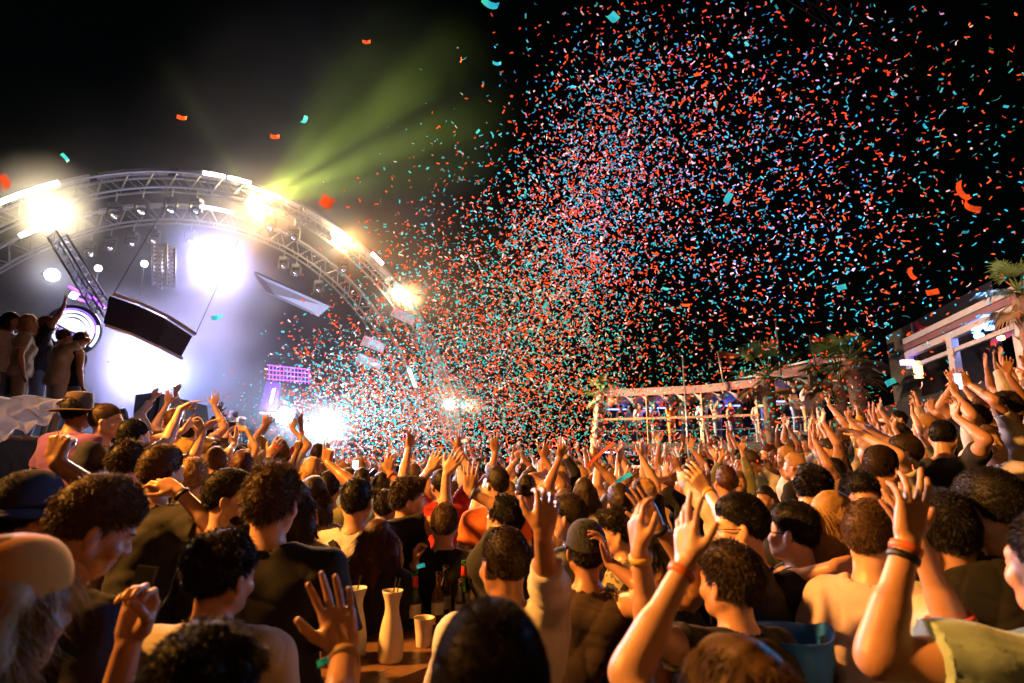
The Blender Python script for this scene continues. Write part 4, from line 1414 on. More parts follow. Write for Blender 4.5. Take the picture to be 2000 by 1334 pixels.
    bottle(1.06, .45, glass_amber, 'amber bottle at the back right of the bottle group', .25, .03)
    bottle(1.13, .36, glass_amber, 'short amber bottle at the right end of the table', .21, .03)
    bottle(.66, .44, glass_green, 'green bottle with red foil seen past the front carafe', .26, .033, red_foil)
    bottle(.66, .22, glass_green, 'green bottle lying on its side by the cup', .26, .034, red_foil, True, 160)
    bottle(.74, .33, glass_clear, 'clear bottle lying on the table before the standing ones', .24, .03, None, True, 70)
    # small high table with the blue tub
    p = P(1535, 1182, 2.0)
    r2 = empty('side_table', (p.x, p.y, gz(p.x, p.y)))
    tag(r2, 'small round high table under the blue tub', 'table')
    MB().lathe([(.001, 1.06), (.29, 1.06), (.3, 1.065), (.3, 1.095), (.29, 1.1), (.001, 1.1)], 32).build('tabletop', wood, r2)
    MB().lathe([(.035, .03), (.035, 1.06)], 14).build('leg', black, r2, True)
    MB().lathe([(.22, .0), (.22, .015), (.05, .035), (.001, .035)], 28).build('base', black, r2, True)
    r3 = tag(empty('ice_tub', (p.x, p.y, gz(p.x, p.y) + 1.101)), 'bright blue plastic ice tub with a hand hole in its rim', 'tub')
    bm_ = mat('blue_plastic', (.02, .15, .62), .35)
    hgt, n = .275, 48
    vs, fs = [], []
    prof = [(.001, 0), (.105, 0), (.115, .01), (.145, hgt - .085), (.147, hgt - .045), (.151, hgt - .006), (.156, hgt), (.150, hgt + .001), (.144, hgt - .006), (.140, hgt - .045), (.138, hgt - .085), (.105, .02), (.001, .018)]
    for r_, z in prof:
        for i in range(n):
            a = 2 * math.pi * i / n
            # two raised ears carry the hand holes
            ear = max(0, math.cos(a)) ** 10 + max(0, -math.cos(a)) ** 10
            zz = z + (.03 * ear if z > hgt - .05 else 0)
            vs.append((r_ * math.cos(a), r_ * math.sin(a), zz))
    for j in range(len(prof) - 1):
        for i in range(n):
            a = 2 * math.pi * (i + .5) / n
            if j in (3, 4, 8, 9) and abs(math.cos(a)) > .965 and j in (3, 9 - 0):
                continue
            fs.append((j * n + i, j * n + (i + 1) % n, (j + 1) * n + (i + 1) % n, (j + 1) * n + i))
    MB().add(vs, fs).build('tub_wall', bm_, r3, True)
    r3.scale = (.86, .86, .86)
build_tables()

# phone in the hand of the tall man
def phone(p, rx, rz, label, lit):
    r = tag(empty('phone', p), label, 'phone')
    r.rotation_euler = (rx, 0, rz)
    m = MB()
    m.box((0, 0, 0), (.072, .008, .15))
    m.build('case', mat('phone_case', (.012, .012, .014), .25), r)
    s_ = MB(); s_.box((0, -.0046, 0), (.066, .001, .142))
    s_.build('screen', mat('screen_on', (.02, .02, .02), .1, emit=(.7, .8, 1), strength=2.5) if lit else mat('screen_off', (.008, .008, .01), .08), r)
    return r
phone(P(268, 1168, 1.5), R(-15), R(-25), 'dark phone gripped upright by the tall rim lit man', False)
phone(P(1871, 745, 5.15), R(0), R(0), 'glowing phone held up near the right terrace', True)
phone(P(694, 912, 6.5), R(0), R(5), 'pale phone lifted into the pink confetti', True)
phone(P(437, 872, 5.0), R(0), R(-10), 'small phone held over the clapping crowd below the stage', False)

# ------------------------------------------------------------------ terrace building
plum = mat('roof_fascia', (.20, .09, .09), .7, var=.25, scale=3)
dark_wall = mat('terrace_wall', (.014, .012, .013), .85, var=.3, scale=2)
rail_wood = mat('rail_wood', (.22, .10, .045), .5, var=.3, scale=6)
post_wood = mat('post_wood', (.20, .11, .06), .6, var=.3, scale=6)
white_paint = mat('white_painted_timber', (.46, .43, .39), .5, var=.2, scale=5)
tarp = mat('tarp', (.30, .26, .28), .55, var=.3, scale=2, bump=.8, bscale=3)
def G(px, y, z):
    q = P(px, 890, y)
    return Vector((q.x, y, z))
# plan of the front edge of the terrace, left end to right end: pixel column, distance
EDGE = [(1165, 25.5), (1270, 24.6), (1380, 23.6), (1490, 22.4), (1600, 20.6), (1700, 18.6)]
DECK, EAVE = 2.42, 4.62
def build_terrace():
    root = empty('terrace_building', G(1430, 25, 0))
    tag(root, 'long two level terrace bar with balcony and dark red roof edge', 'building')
    o0 = root.location
    pts = [G(px, y, 0) - o0 for px, y in EDGE]
    up = lambda p, z: p + Vector((0, 0, z))
    back = Vector((.8, 4.2, 0))
    for i, (a, b) in enumerate(zip(pts[:-1], pts[1:])):
        rise = .0 if i < 3 else .35 * (i - 2)
        dk, ev = DECK + rise, EAVE + rise * .8
        f = (b - a).normalized()
        n = Vector((-f.y, f.x, 0))
        MB().add([up(a, dk - .42), up(b, dk - .42), up(b, dk), up(a, dk), up(a + back, dk - .42), up(b + back, dk - .42), up(b + back, dk), up(a + back, dk)],
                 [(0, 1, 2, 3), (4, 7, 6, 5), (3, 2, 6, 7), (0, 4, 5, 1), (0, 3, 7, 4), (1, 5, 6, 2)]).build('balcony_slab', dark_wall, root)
        fa = MB(); fa.bar(up(a, ev), up(b, ev + (.0 if i < 2 else .1)), .09, .32); fa.build('fascia', plum, root)
        MB().add([up(a, ev + .16), up(b, ev + .16), up(b + back, ev + .55), up(a + back, ev + .55), up(a, ev + .1), up(b, ev + .1), up(b + back, ev + .49), up(a + back, ev + .49)],
                 [(0, 1, 2, 3), (4, 7, 6, 5), (0, 4, 5, 1), (2, 6, 7, 3), (0, 3, 7, 4), (1, 5, 6, 2)]).build('roof', tarp, root)
        # crumpled tarpaulin hanging under the eave
        t = MB(); vs, fs = [], []
        for q in range(13):
            for w in range(5):
                p = a.lerp(b, q / 12) + n * (.15 + w * .45)
                vs.append(up(p, ev - .12 - .16 * (1 + math.sin(q * 1.7 + i)) * (1 if w in (1, 3) else .4) - .05 * w))
        for q in range(12):
            for w in range(4):
                k = q * 5 + w
                fs.append((k, k + 1, k + 6, k + 5))
        t.add(vs, fs).build('tarpaulin', tarp, root, True)
        MB().bar(up(a, dk + 1.05), up(b, dk + 1.05), .07, .09).build('handrail', rail_wood, root)
        MB().bar(up(a, dk + .52), up(b, dk + .52), .02, .02).build('rail_cable', metal, root)
        MB().bar(up(a + Vector((0, .05, 0)), dk), up(a + Vector((0, .05, 0)), ev - .16), .12).build('post', post_wood, root)
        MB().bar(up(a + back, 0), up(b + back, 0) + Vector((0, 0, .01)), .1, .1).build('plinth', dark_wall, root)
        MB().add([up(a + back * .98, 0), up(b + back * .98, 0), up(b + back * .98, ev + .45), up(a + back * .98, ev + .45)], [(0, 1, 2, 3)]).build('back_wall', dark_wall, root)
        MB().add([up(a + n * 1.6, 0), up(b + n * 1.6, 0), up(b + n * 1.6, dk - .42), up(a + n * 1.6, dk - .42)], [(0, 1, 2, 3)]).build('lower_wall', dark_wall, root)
        # row of small studs along the slab edge
        for q in range(8):
            p = a.lerp(b, (q + .5) / 8) - n * .012
            MB().box(up(p, dk - .33), (.05, .02, .03)).build('edge_stud', metal, root)
    # glowing blue strip lights under the tarpaulin
    blue = mat('blue_strip', (.1, .1, .5), .4, emit=(.12, .18, 1.0), strength=9)
    for i, (px, y, w) in enumerate(((1205, 26.4, 1.0), (1283, 25.6, 1.0), (1432, 24.4, .9), (1525, 22.5, .7))):
        c = G(px, y, EAVE - .62) - o0
        MB().box(c, (w, .08, .05)).build('light_strip', blue, root)
        lamp('blue_strip_light', 'AREA', c + o0 + Vector((0, -.05, -.06)), c + o0 + Vector((0, .3, -2)), 26, (.16, .22, 1.0), .9, 170)
    sign = tag(empty('toilet_sign', G(1233, 24.3, 2.0)), 'small white TOILETS sign hanging under the balcony', 'sign')
    MB().box((0, .03, 0), (1.12, .05, .40)).build('board', mat('sign_board', (.05, .05, .055), .5), sign)
    t = text_mesh('lettering', 'TOILETS', .24, mat('sign_white', (.8, .8, .8), .5, emit=(1, 1, 1), strength=.35), sign, .004, .006, 'CENTER')
    t.location = (0, -.002, -.08); t.rotation_euler = (R(90), 0, 0)
    for sx in (-.4, .4):
        MB().bar((sx, .03, .2), (sx, .03, .44), .02).build('hanger', metal, sign)
    ls = tag(empty('light_string', G(1197, 24.6, 2.04)), 'blue light bar with a row of bright dots beside the toilets sign', 'light bar')
    MB().box((0, .04, 0), (.95, .05, .10)).build('housing', black, ls)
    for i in range(8):
        MB().box((-.4 + .115 * i, .0, 0), (.07, .03, .05)).build('bulb', mat('blue_dot', (.2, .3, 1), .3, emit=(.25, .4, 1.0), strength=8), ls)
    return root
build_terrace()

def build_balcony_people():
    grp = 'guests standing along the balcony'
    L = [(1219, 25.3, 'black', 'dark', 'black', 2, 1.72, 'guest in black with pale cap behind the balcony rail, leftmost'), (1255, 25.0, 'white', 'dark', 'black', 10, 1.76, 'guest in patterned pale shirt and black shorts on the balcony'),
         (1287, 24.8, 'charcoal', 'dark', 'grey', 7, 1.8, 'guest in charcoal tee and grey jeans on the balcony'), (1320, 24.4, 'orange', 'brown', 'orange', 5, 1.66, 'woman in short orange dress clapping on the balcony'),
         (1345, 24.2, 'white', 'light', 'denim', 7, 1.8, 'guest in white tee and denim shorts beside the balcony post'), (1386, 23.9, 'pink', 'dark', 'cream', 3, 1.86, 'big guest in pink tee and cream shorts, hand to his face'),
         (1413, 23.7, 'grey', 'brown', 'denim', 5, 1.74, 'guest in grey tee with folded arms on the balcony'), (1442, 23.4, 'red', 'red', 'denim', 7, 1.7, 'woman with loose hair in dark red top and denim shorts'),
         (1497, 22.6, 'cream', 'blond', 'denim', 2, 1.68, 'guest in cream top beside the palm on the balcony'), (1235, 25.6, 'grey', 'dark', 'charcoal', 7, 1.7, 'guest in grey half hidden behind the pale patterned shirt')]
    for px, y, sh, hc, tr, vi, H, lab in L:
        p = P(px, 860, y)
        crowd_person(VARS[vi], (p.x, y + .55, DECK), math.pi + (len(lab) % 7 - 3) * .1 + .3, H, 'mid', hc, sh, tr, lab, grp)
    for px, y, sh, tr, vi, lab in ((1571, 21.6, 'white', 'denim', 7, 'guest in white shirt and blue shorts, leftmost of three on the raised deck'), (1594, 21.2, 'pink', 'tan', 5, 'guest in pink shirt, middle of three on the raised deck'), (1622, 20.8, 'cream', 'white', 10, 'guest in cream shirt and pale shorts, rightmost of three on the raised deck')):
        p = P(px, 830, y)
        crowd_person(VARS[vi], (p.x, y + .6, DECK + .35), math.pi + .5, 1.76, 'mid', 'dark', sh, tr, lab, grp)
build_balcony_people()

def flag(px, y, ztop, zbase, label, c1='orange', w=1.1, lean=0.0):
    b, t = G(px, y, zbase), G(px, y, ztop) + Vector((lean, 0, 0))
    r = tag(empty('flag', b), label, 'flag', 'flags on poles over the terrace')
    MB().tube([(0, 0, 0), t - b], .035, 8).build('pole', metal, r, True)
    if c1:
        vs, fs = [], []
        n = 10
        for i in range(n + 1):
            s_ = i / n
            for j, zz in enumerate((0, -.35 + .3 * s_)):
                vs.append((t - b) + Vector((w * s_, .12 * math.sin(s_ * 7), zz - .12 * s_ + .05 * math.sin(s_ * 9))))
        for i in range(n):
            fs.append((2 * i, 2 * i + 2, 2 * i + 3, 2 * i + 1))
        MB().add(vs, fs).build('cloth', cloth_mat(c1), r, True)
        # the torn lower end of the cloth trailing down the pole
        vs2, fs2 = [], []
        for i in range(7):
            s_ = i / 6
            p = (t - b) * (1 - .42 * s_) + Vector((.1 + .45 * s_, .05 * math.sin(s_ * 8), 0))
            vs2 += [p - Vector((.1, 0, 0)), p + Vector((.08, .03, .06))]
        for i in range(6):
            fs2.append((2 * i, 2 * i + 1, 2 * i + 3, 2 * i + 2))
        MB().add(vs2, fs2).build('torn_strip', cloth_mat(c1), r, True)
    return r
flag(1424, 23.2, 6.15, 4.7, 'torn red and orange flag nearest the balcony middle', 'orange', 1.3, -.15)
flag(1612, 19.8, 6.1, 4.9, 'orange pennant on a leaning pole between the palms', 'orange', .75, -.1)
flag(1818, 14.5, 5.3, 4.3, 'small dark red flag above the white beamed bar', 'red', .55)
flag(1345, 23.2, 5.9, 0.0, 'bare thin pole rising in front of the balcony', None)
flag(1540, 21.5, 7.0, 4.7, 'bare thin pole behind the nearest palm crown', None)

def palm(px, y, h, label, lean=(0, 0), crown=1.0, rad=.2, lit=1.0, base=0.0, seed=0):
    r_ = random.Random(seed)
    g = G(px, y, base)
    root = tag(empty('palm_tree', g), label, 'palm', 'palms along the terrace')
    bark = mat('palm_bark', (.24, .145, .085), .9, var=.5, scale=14, bump=1.0, bscale=18)
    leaf = mat('palm_leaf', (.10, .16, .035), .55, var=.4, scale=6)
    dry = mat('palm_dry_leaf', (.28, .17, .07), .8, var=.3, scale=6)
    vs, fs = [], []
    N, K = 26, 14
    cx = lambda s_: Vector((lean[0] * s_ ** 1.4, lean[1] * s_ ** 1.4, h * s_))
    for i in range(N + 1):
        s_ = i / N
        # stubs of cut fronds stand proud in rings
        for k in range(K):
            a = 2 * math.pi * k / K
            rr = rad * (1.15 - .3 * s_) * (1 + .16 * (i % 2) + .10 * r_.random())
            vs.append(cx(s_) + Vector((rr * math.cos(a), rr * math.sin(a), .05 * r_.random())))
    for i in range(N):
        for k in range(K):
            k2 = (k + 1) % K
            fs.append((i * K + k, i * K + k2, (i + 1) * K + k2, (i + 1) * K + k))
    fs.append(tuple(range(N * K, N * K + K)))
    tr = MB().add(vs, fs).build('trunk', bark, root)
    # frond stubs on the trunk
    st = MB()
    for i in range(90):
        s_ = .15 + .85 * r_.random(); a = 2 * math.pi * r_.random()
        p = cx(s_) + Vector((math.cos(a), math.sin(a), 0)) * rad * (1.1 - .3 * s_)
        st.bar(p, p + Vector((math.cos(a) * .09, math.sin(a) * .09, .13)), .05, .02)
    so = st.build('frond_stubs', bark, root); so['kind'] = 'stuff'
    top = cx(1)
    nf = 26
    for i in range(nf):
        a = 2 * math.pi * i / nf * 2.6 + r_.uniform(-.2, .2)
        el = R(78 - 125 * (i / nf)) + r_.uniform(-.12, .12)
        d = Vector((math.cos(a) * math.cos(el), math.sin(a) * math.cos(el), math.sin(el)))
        stem_l = crown * r_.uniform(.45, .65)
        base_p = top + Vector((0, 0, .05))
        tip = base_p + d * stem_l
        m = MB()
        m.tube([base_p, base_p + d * stem_l * .5 + Vector((0, 0, .02)), tip], [.022, .016, .01], 5)
        # fan of narrow leaflets
        side = d.cross(Vector((0, 0, 1)))
        if side.length < .1: side = Vector((1, 0, 0))
        side.normalize()
        nrm = side.cross(d)
        nl = 15
        for j in range(nl):
            t = R(-82 + 164 * j / (nl - 1))
            ld = (d * math.cos(t) + side * math.sin(t)).normalized()
            L_ = crown * .52 * (1 - .25 * abs(t) / 1.5) * r_.uniform(.85, 1.1)
            w = ld.cross(nrm).normalized() * .022 * crown
            e1 = tip + ld * L_ * .55
            e2 = tip + ld * L_ + Vector((0, 0, -.16 * L_ - .1 * r_.random()))
            m.add([tip - w * .4, tip + w * .4, e1 + w, e1 - w, e2], [(0, 1, 2, 3), (3, 2, 4)])
        m.build('frond', dry if i > nf * .72 else leaf, root)
    return root
palm(1154, 22.5, 4.3, 'leaning palm at the left end of the balcony', (.55, .2), .9, .19, seed=1)
palm(1512, 18.6, 4.35, 'palm with bright green fan crown before the balcony middle', (.1, .2), 1.45, .19, base=.1, seed=2)
palm(1650, 16.6, 4.1, 'palm standing beside the three guests on the raised deck', (.15, .1), 1.3, .17, base=.2, seed=3)
palm(1700, 15.6, 4.2, 'ragged palm with dry fronds left of the white beamed bar', (-.2, .1), .9, .18, base=.3, seed=4)
palm(2078, 10.2, 4.2, 'tall palm above the white beams at the right edge', (-.12, .1), .85, .18, base=.6, seed=5)

def build_beam_bar():
    """open sided bar of white painted timber on the right, nearer than the balcony"""
    root = empty('timber_bar', G(1890, 12, 0))
    tag(root, 'open bar under white painted timber beams at the right', 'building')
    o0 = root.location
    a, b = P(1768, 668, 14.6) - o0, P(2080, 520, 9.4) - o0
    MB().bar(a, b, .12, .14).build('roof_beam', white_paint, root)
    for k, (dz, m, hh) in enumerate(((-.16, plum, .14), (-.36, post_wood, .16))):
        MB().bar(a + Vector((.02, .05, dz)), b + Vector((.02, .05, dz)), .1, hh).build('roof_board', m, root)
    a2, b2 = P(1775, 692, 14.4) - o0, P(2080, 560, 9.3) - o0
    MB().bar(a2, b2, .12, .15).build('lintel_beam', white_paint, root)
    MB().bar(a2 + Vector((0, 0, -.34)), b2 + Vector((0, 0, -.34)), .08, .09).build('lower_beam', white_paint, root)
    MB().bar(a2 + Vector((0, 0, .05)), a2 + Vector((0, 0, -.38)), .13).build('end_block', white_paint, root)
    for t in (.36, .78):
        q = a2.lerp(b2, t)
        MB().bar(q, q + Vector((0, 0, -1.3)), .16).build('post', white_paint, root)
        q2 = q + Vector((.35, .5, 0))
        MB().bar(q2, q2 + Vector((0, 0, -1.25)), .12).build('post', white_paint, root)
    # parapet
    w0, w1 = P(1700, 800, 14.8) - o0, P(2100, 700, 9.2) - o0
    MB().add([w0, w1, Vector((w1.x, w1.y, -o0.z)), Vector((w0.x, w0.y, -o0.z)), w0 + Vector((.3, .5, 0)), w1 + Vector((.3, .5, 0)), Vector((w1.x + .3, w1.y + .5, -o0.z)), Vector((w0.x + .3, w0.y + .5, -o0.z))],
             [(0, 1, 2, 3), (4, 7, 6, 5), (0, 4, 5, 1), (1, 5, 6, 2), (0, 3, 7, 4)]).build('parapet', dark_wall, root)
    bk = Vector((2.2, 4.0, 0))
    MB().add([a + bk + Vector((0, 0, 1)), b + bk + Vector((0, 0, 1)), b + bk + Vector((0, 0, -4.5)), a + bk + Vector((0, 0, -4.5))], [(0, 1, 2, 3)]).build('back_wall', dark_wall, root)
    redc = cloth_mat('red')
    for x0, y0, x1, y1 in ((1935, 655, 1985, 625),):
        MB().add([P(x0, y0, 12.6) - o0, P(x1, y1, 12.0) - o0, P(x1, y1 + 26, 12.0) - o0, P(x0, y0 + 22, 12.6) - o0, P(x0, y0, 12.66) - o0, P(x1, y1, 12.06) - o0, P(x1, y1 + 26, 12.06) - o0, P(x0, y0 + 22, 12.66) - o0],
                 [(0, 1, 2, 3), (7, 6, 5, 4), (0, 4, 5, 1), (3, 2, 6, 7), (0, 3, 7, 4), (1, 5, 6, 2)]).build('red_drape', redc, root)
    bl = mat('blue_spot_glow', (.2, .4, 1), .3, emit=(.10, .25, 1.0), strength=14)
    for px, py in ((1905, 645), (1932, 640), (1912, 656)):
        MB().lathe([(.001, -.06), (.08, -.05), (.1, 0), (.08, .05), (.001, .06)], 14, None, P(px, py, 12.4) - o0).build('blue_spotlight', bl, root, True)
    lamp('blue_spot', 'POINT', P(1918, 640, 12.0), None, 60, (.15, .3, 1.0), .2)
    lamp('blue_beam', 'SPOT', P(1912, 640, 11.8), P(1640, 230, 7.0), 34000, (.10, .42, 1.0), .15, 58, .7)
    lamp('violet_beam', 'SPOT', P(1772, 706, 13.8), P(1330, 190, 7.8), 11000, (.75, .10, 1.0), .15, 44, .7)
    wl = mat('warm_bulb', (1, .6, .3), .3, emit=(1.0, .55, .2), strength=10)
    MB().lathe([(.001, -.06), (.06, -.04), (.07, 0), (.06, .04), (.001, .06)], 12, None, P(1955, 660, 12.0) - o0).build('warm_bulb', wl, root, True)
    MB().box(P(1793, 722, 14.0) - o0, (.16, .1, .42)).build('lantern', mat('lantern_glow', (1, .7, .35), .4, emit=(1.0, .6, .2), strength=4), root)
    MB().box(P(1772, 708, 14.2) - o0, (.3, .1, .12)).build('violet_lamp', mat('violet_glow', (.4, .3, 1), .4, emit=(.25, .18, 1.0), strength=12), root)
build_beam_bar()

def overhead_truss():
    a, b = P(1540, -30, 9.0), P(1990, 260, 16)
    r = tag(empty('overhead_truss', a), 'dim lighting truss crossing the night sky at the upper right', 'truss')
    d = b - a
    s_ = d.cross(Vector((0, 0, 1))).normalized() * .14
    u = s_.cross(d).normalized() * .14
    dm = mat('dull_steel', (.008, .008, .009), .9, .0, spec=.1)
    for q in (s_ + u, s_ - u, -s_ - u, -s_ + u):
        MB().tube([q, q + d], .025, 6).build('chord', dm, r)
    m = MB()
    for i in range(30):
        p = d * (i / 30); p2 = d * ((i + 1) / 30)
        m.bar(p + s_ + u, p2 + s_ - u, .014); m.bar(p - s_ + u, p2 - s_ - u, .014); m.bar(p + s_ + u, p2 - s_ + u, .014)
    m.build('lacing', dm, r)['kind'] = 'stuff'
overhead_truss()

# person riding on somebody's shoulders
def shoulder_rider():
    p = P(1397, 905, 12.5)
    g = gz(p.x, p.y)
    fig = Fig(1.7, (30, 10, 0), 0, 1, True, (None, dict(to=V3(.18, .1, 2.0), hand='open', palm=V3(0, 1, 0), dir=V3(.1, 0, 1))))
    o, f = None, None
    ms = figure_meshes(fig, dict(hair='long', shirt='purple', sleeve=0, strands=400, sw=.003), (.02, .012, .011), True, 3)
    o = place_person(fig, ms, dict(skin='tan', hairc='brown', shirt='blue', trousers='black'), (p.x, p.y, g + .62), R(100), 'person in blue vest riding on shoulders above the far crowd')
shoulder_rider()
# ================================================================== things on and above the stage
screen_dark = mat('screen_face', (.005, .008, .028), .6, var=.2, scale=3)
def quad_box(pts, thick, name, m, parent, o0):
    """a slab from four world corners and a thickness away from the audience"""
    p = [Vector(q) - o0 for q in pts]
    n = (p[1] - p[0]).cross(p[3] - p[0]).normalized() * thick
    if n.y < 0: n = -n
    vs = p + [q + n for q in p]
    return MB().add(vs, [(0, 1, 2, 3), (7, 6, 5, 4), (0, 4, 5, 1), (1, 5, 6, 2), (2, 6, 7, 3), (3, 7, 4, 0)]).build(name, m, parent)

def build_hung_screen():
    o0 = P(290, 635, 11)
    root = tag(empty('hanging_screen', o0), 'dark curved screen of three panels hung tilted before the smoke', 'screen')
    top = [(213, 578, 10.6), (268, 597, 10.9), (322, 622, 11.3), (376, 657, 11.8)]
    bot = [(202, 631, 10.6), (258, 650, 10.9), (308, 674, 11.3), (354, 697, 11.8)]
    edge = mat('screen_edge', (.75, .75, .8), .3, .6)
    for i in range(3):
        a, b = P(*top[i]), P(*top[i + 1])
        d, c = P(*bot[i]), P(*bot[i + 1])
        e = (b - a) * .006
        quad_box([a + e, b - e, c - e, d + e], .05, 'panel', screen_dark, root, o0)
        MB().bar(a - o0 + Vector((0, .1, .06)), b - o0 + Vector((0, .1, .06)), .07).build('top_rail', edge, root)
        MB().bar(d - o0 + Vector((0, .05, -.03)), c - o0 + Vector((0, .05, -.03)), .05).build('bottom_rail', edge, root)
    for q in (0, 3):
        p = P(*top[q]) - o0 + Vector((0, .1, .06))
        MB().tube([p, p + Vector((.1, 1.2, 2.6))], .006, 5).build('suspension_cable', black, root)
build_hung_screen()

def build_sign():
    """round emblem of half circles with a bar of lettering, hung tilted"""
    c = P(136, 645, 11.5)
    root = tag(empty('emblem_sign', c), 'glowing round emblem of concentric half circles beside the raised guests', 'sign')
    X = (P(210, 680, 11.7) - c).normalized()
    Y = (P(158, 590, 11.5) - c)
    Y = (Y - X * Y.dot(X)).normalized()
    F = X.cross(Y).normalized()
    if F.y > 0: F = -F
    M = Matrix((X, Y, F)).transposed()
    glow = mat('emblem_glow', (.8, .8, .9), .4, emit=(.80, .85, 1.0), strength=1.25)
    glow2 = mat('emblem_glow_violet', (.5, .3, .9), .4, emit=(.35, .16, 1.0), strength=1.2)
    s = .56
    def arc(r0, r1, a0, a1, m, name):
        n = 28
        vs, fs = [], []
        for i in range(n + 1):
            a = R(a0 + (a1 - a0) * i / n)
            for r, z in ((r0, 0), (r1, 0), (r1, -.06), (r0, -.06)):
                vs.append(M @ Vector((r * s * math.cos(a), r * s * math.sin(a), z)))
        for i in range(n):
            for e in range(4):
                fs.append((i * 4 + e, i * 4 + (e + 1) % 4, i * 4 + 4 + (e + 1) % 4, i * 4 + 4 + e))
        fs += [(0, 1, 2, 3), (n * 4 + 3, n * 4 + 2, n * 4 + 1, n * 4)]
        MB().add(vs, fs).build(name, m, root)
    arc(.005, .46, 3, 177, glow, 'half_disc')
    arc(.52, .62, 0, 200, glow, 'ring_segment')
    arc(.68, .76, -4, 205, glow, 'ring_segment')
    arc(.80, .84, 20, 150, glow2, 'ring_segment')
    arc(.86, .93, -14, 40, glow, 'ring_segment')
    arc(.52, .60, 205, 250, glow, 'ring_segment')
    MB().box(M @ Vector((0, -.09 * s, -.03)), (1.0 * s, .13 * s, .05), M).build('letter_bar', black, root)
    for i in range(7):
        MB().box(M @ Vector(((-.42 + .14 * i) * s, -.09 * s, .004)), (.09 * s, .085 * s, .02), M).build('letter_block', glow2 if i % 3 else glow, root)
    for i, (x, y) in enumerate(((.38, -.3), (.52, -.34), (.42, -.44), (.56, -.48), (.34, -.55), (.24, -.42))):
        MB().box(M @ Vector((x * s, y * s, 0)), (.11 * s, .09 * s, .03), M).build('light_tile', glow, root)
    MB().lathe([(.001, 0), (.97 * s, 0), (.97 * s, -.06), (.001, -.06)], 40, M, M @ Vector((0, 0, -.07))).build('back_plate', screen_dark, root)
    lamp('emblem_spill', 'POINT', c + M @ Vector((0, .1, .7)), None, 12, (.75, .7, 1.0), .4)
build_sign()

def truss_piece(a, b, w, label, m=None, n=10, group=None):
    a, b = Vector(a), Vector(b)
    r = tag(empty('truss', a), label, 'truss', group)
    d = b - a
    s_ = d.cross(Vector((0, 1, .2))).normalized() * w / 2
    u = s_.cross(d).normalized() * w / 2
    for q in (s_ + u, s_ - u, -s_ - u, -s_ + u):
        MB().tube([q, q + d], w * .085, 6).build('chord', m or metal, r, True)
    l = MB()
    for i in range(n):
        p, p2 = d * (i / n), d * ((i + 1) / n)
        for x, y in ((s_ + u, s_ - u), (s_ - u, -s_ - u), (-s_ - u, -s_ + u), (-s_ + u, s_ + u)):
            l.bar(p + x, p2 + y, w * .05)
            l.bar(p + x, p + y, w * .05)
    l.build('lacing', m or metal, r)['kind'] = 'stuff'
    return r
truss_piece(P(112, 462, 12.6), P(204, 612, 12.2), .26, 'bright leaning truss leg left of the hanging screen')
truss_piece(P(320, 482, 15.5), P(320, 560, 15.5), .38, 'short upright truss tower in front of the white glow')
# pale wing panels by the right arch leg
def wing(pts, y, label, m):
    c = P(*pts[0], y)
    r = tag(empty('wing_panel', c), label, 'panel', 'panels hung at the arch')
    quad_box([P(px, py, y + .25 * i * (i < 3)) for i, (px, py) in enumerate(pts)], .06, 'board', m, r, c)
    a = P(*pts[0], y) - c; b = P(*pts[1], y + .25) - c
    MB().bar(a + Vector((0, .12, .04)), b + Vector((0, .12, .04)), .05).build('top_rail', metal, r)
grey_board = mat('grey_board', (.32, .33, .36), .5, var=.1, scale=2)
pale_board = mat('pale_board', (.66, .64, .66), .5, var=.1, scale=2)
wing([(495, 532), (644, 598), (621, 617), (520, 570)], 17.5, 'long grey board slanting down right of the white glow', grey_board)
wing([(712, 655), (752, 672), (748, 690), (704, 672)], 20.5, 'upper pale board on the inner arch leg', pale_board)
wing([(700, 690), (745, 706), (742, 722), (694, 706)], 20.5, 'lower pale board on the inner arch leg', pale_board)
wing([(770, 600), (812, 618), (806, 636), (762, 616)], 22.5, 'pale board between the two arch legs', pale_board)

def moving_head(p, aim, label):
    r = tag(empty('moving_head', p), label, 'stage light', 'unlit moving heads on the arches')
    MB().box((0, 0, .34), (.34, .26, .14)).build('base_box', black, r)
    y = MB()
    y.box((-.2, 0, .12), (.05, .1, .38)); y.box((.2, 0, .12), (.05, .1, .38)); y.box((0, 0, .27), (.44, .1, .06))
    y.build('yoke', black, r)
    q = (Vector(aim) - Vector(p)).normalized().to_track_quat('Z', 'Y').to_matrix()
    MB().lathe([(.001, -.2), (.1, -.18), (.15, -.05), (.155, .12), (.145, .17), (.12, .175), (.118, .13)], 16, q).build('head', black, r, True)
    MB().lathe([(.12, .13), (.09, .15), (.001, .165)], 16, q).build('lens', chrome, r, True)
    MB().tube([(0, 0, .4), (0, 0, .75)], .02, 6).build('clamp', metal, r)
MHS = [('front', 205, 378, 'by the yellow lamp'), ('front', 263, 368, 'second from the yellow lamp'), ('front', 328, 362, 'at the crown'), ('front', 384, 366, 'just past the crown'), ('front', 548, 398, 'beside the largest lamp'), ('front', 598, 425, 'between the two lamps'),
       ('front', 700, 505, 'below the right shoulder'), ('rear', 150, 452, 'near the leaning truss'), ('rear', 195, 440, 'left of the crown'), ('rear', 246, 432, 'at the crown'), ('rear', 292, 432, 'just past the crown'), ('rear', 372, 434, 'over the white glow'),
       ('rear', 575, 496, 'above the grey board'), ('rear', 650, 548, 'near the right leg'), ('rear', 600, 512, 'over the end of the grey board')]
for rib, px, py, w in MHS:
    t = th_at(px, py - 28, rib)
    p = arch(t, *RIBS[rib][:2], RIBS[rib][2] + .3, -1.0)
    p.z -= .25
    moving_head(p, P(px * .8 + 200, 1000, 5), 'black moving head on the %s arch %s' % ('outer' if rib == 'front' else 'inner', w))

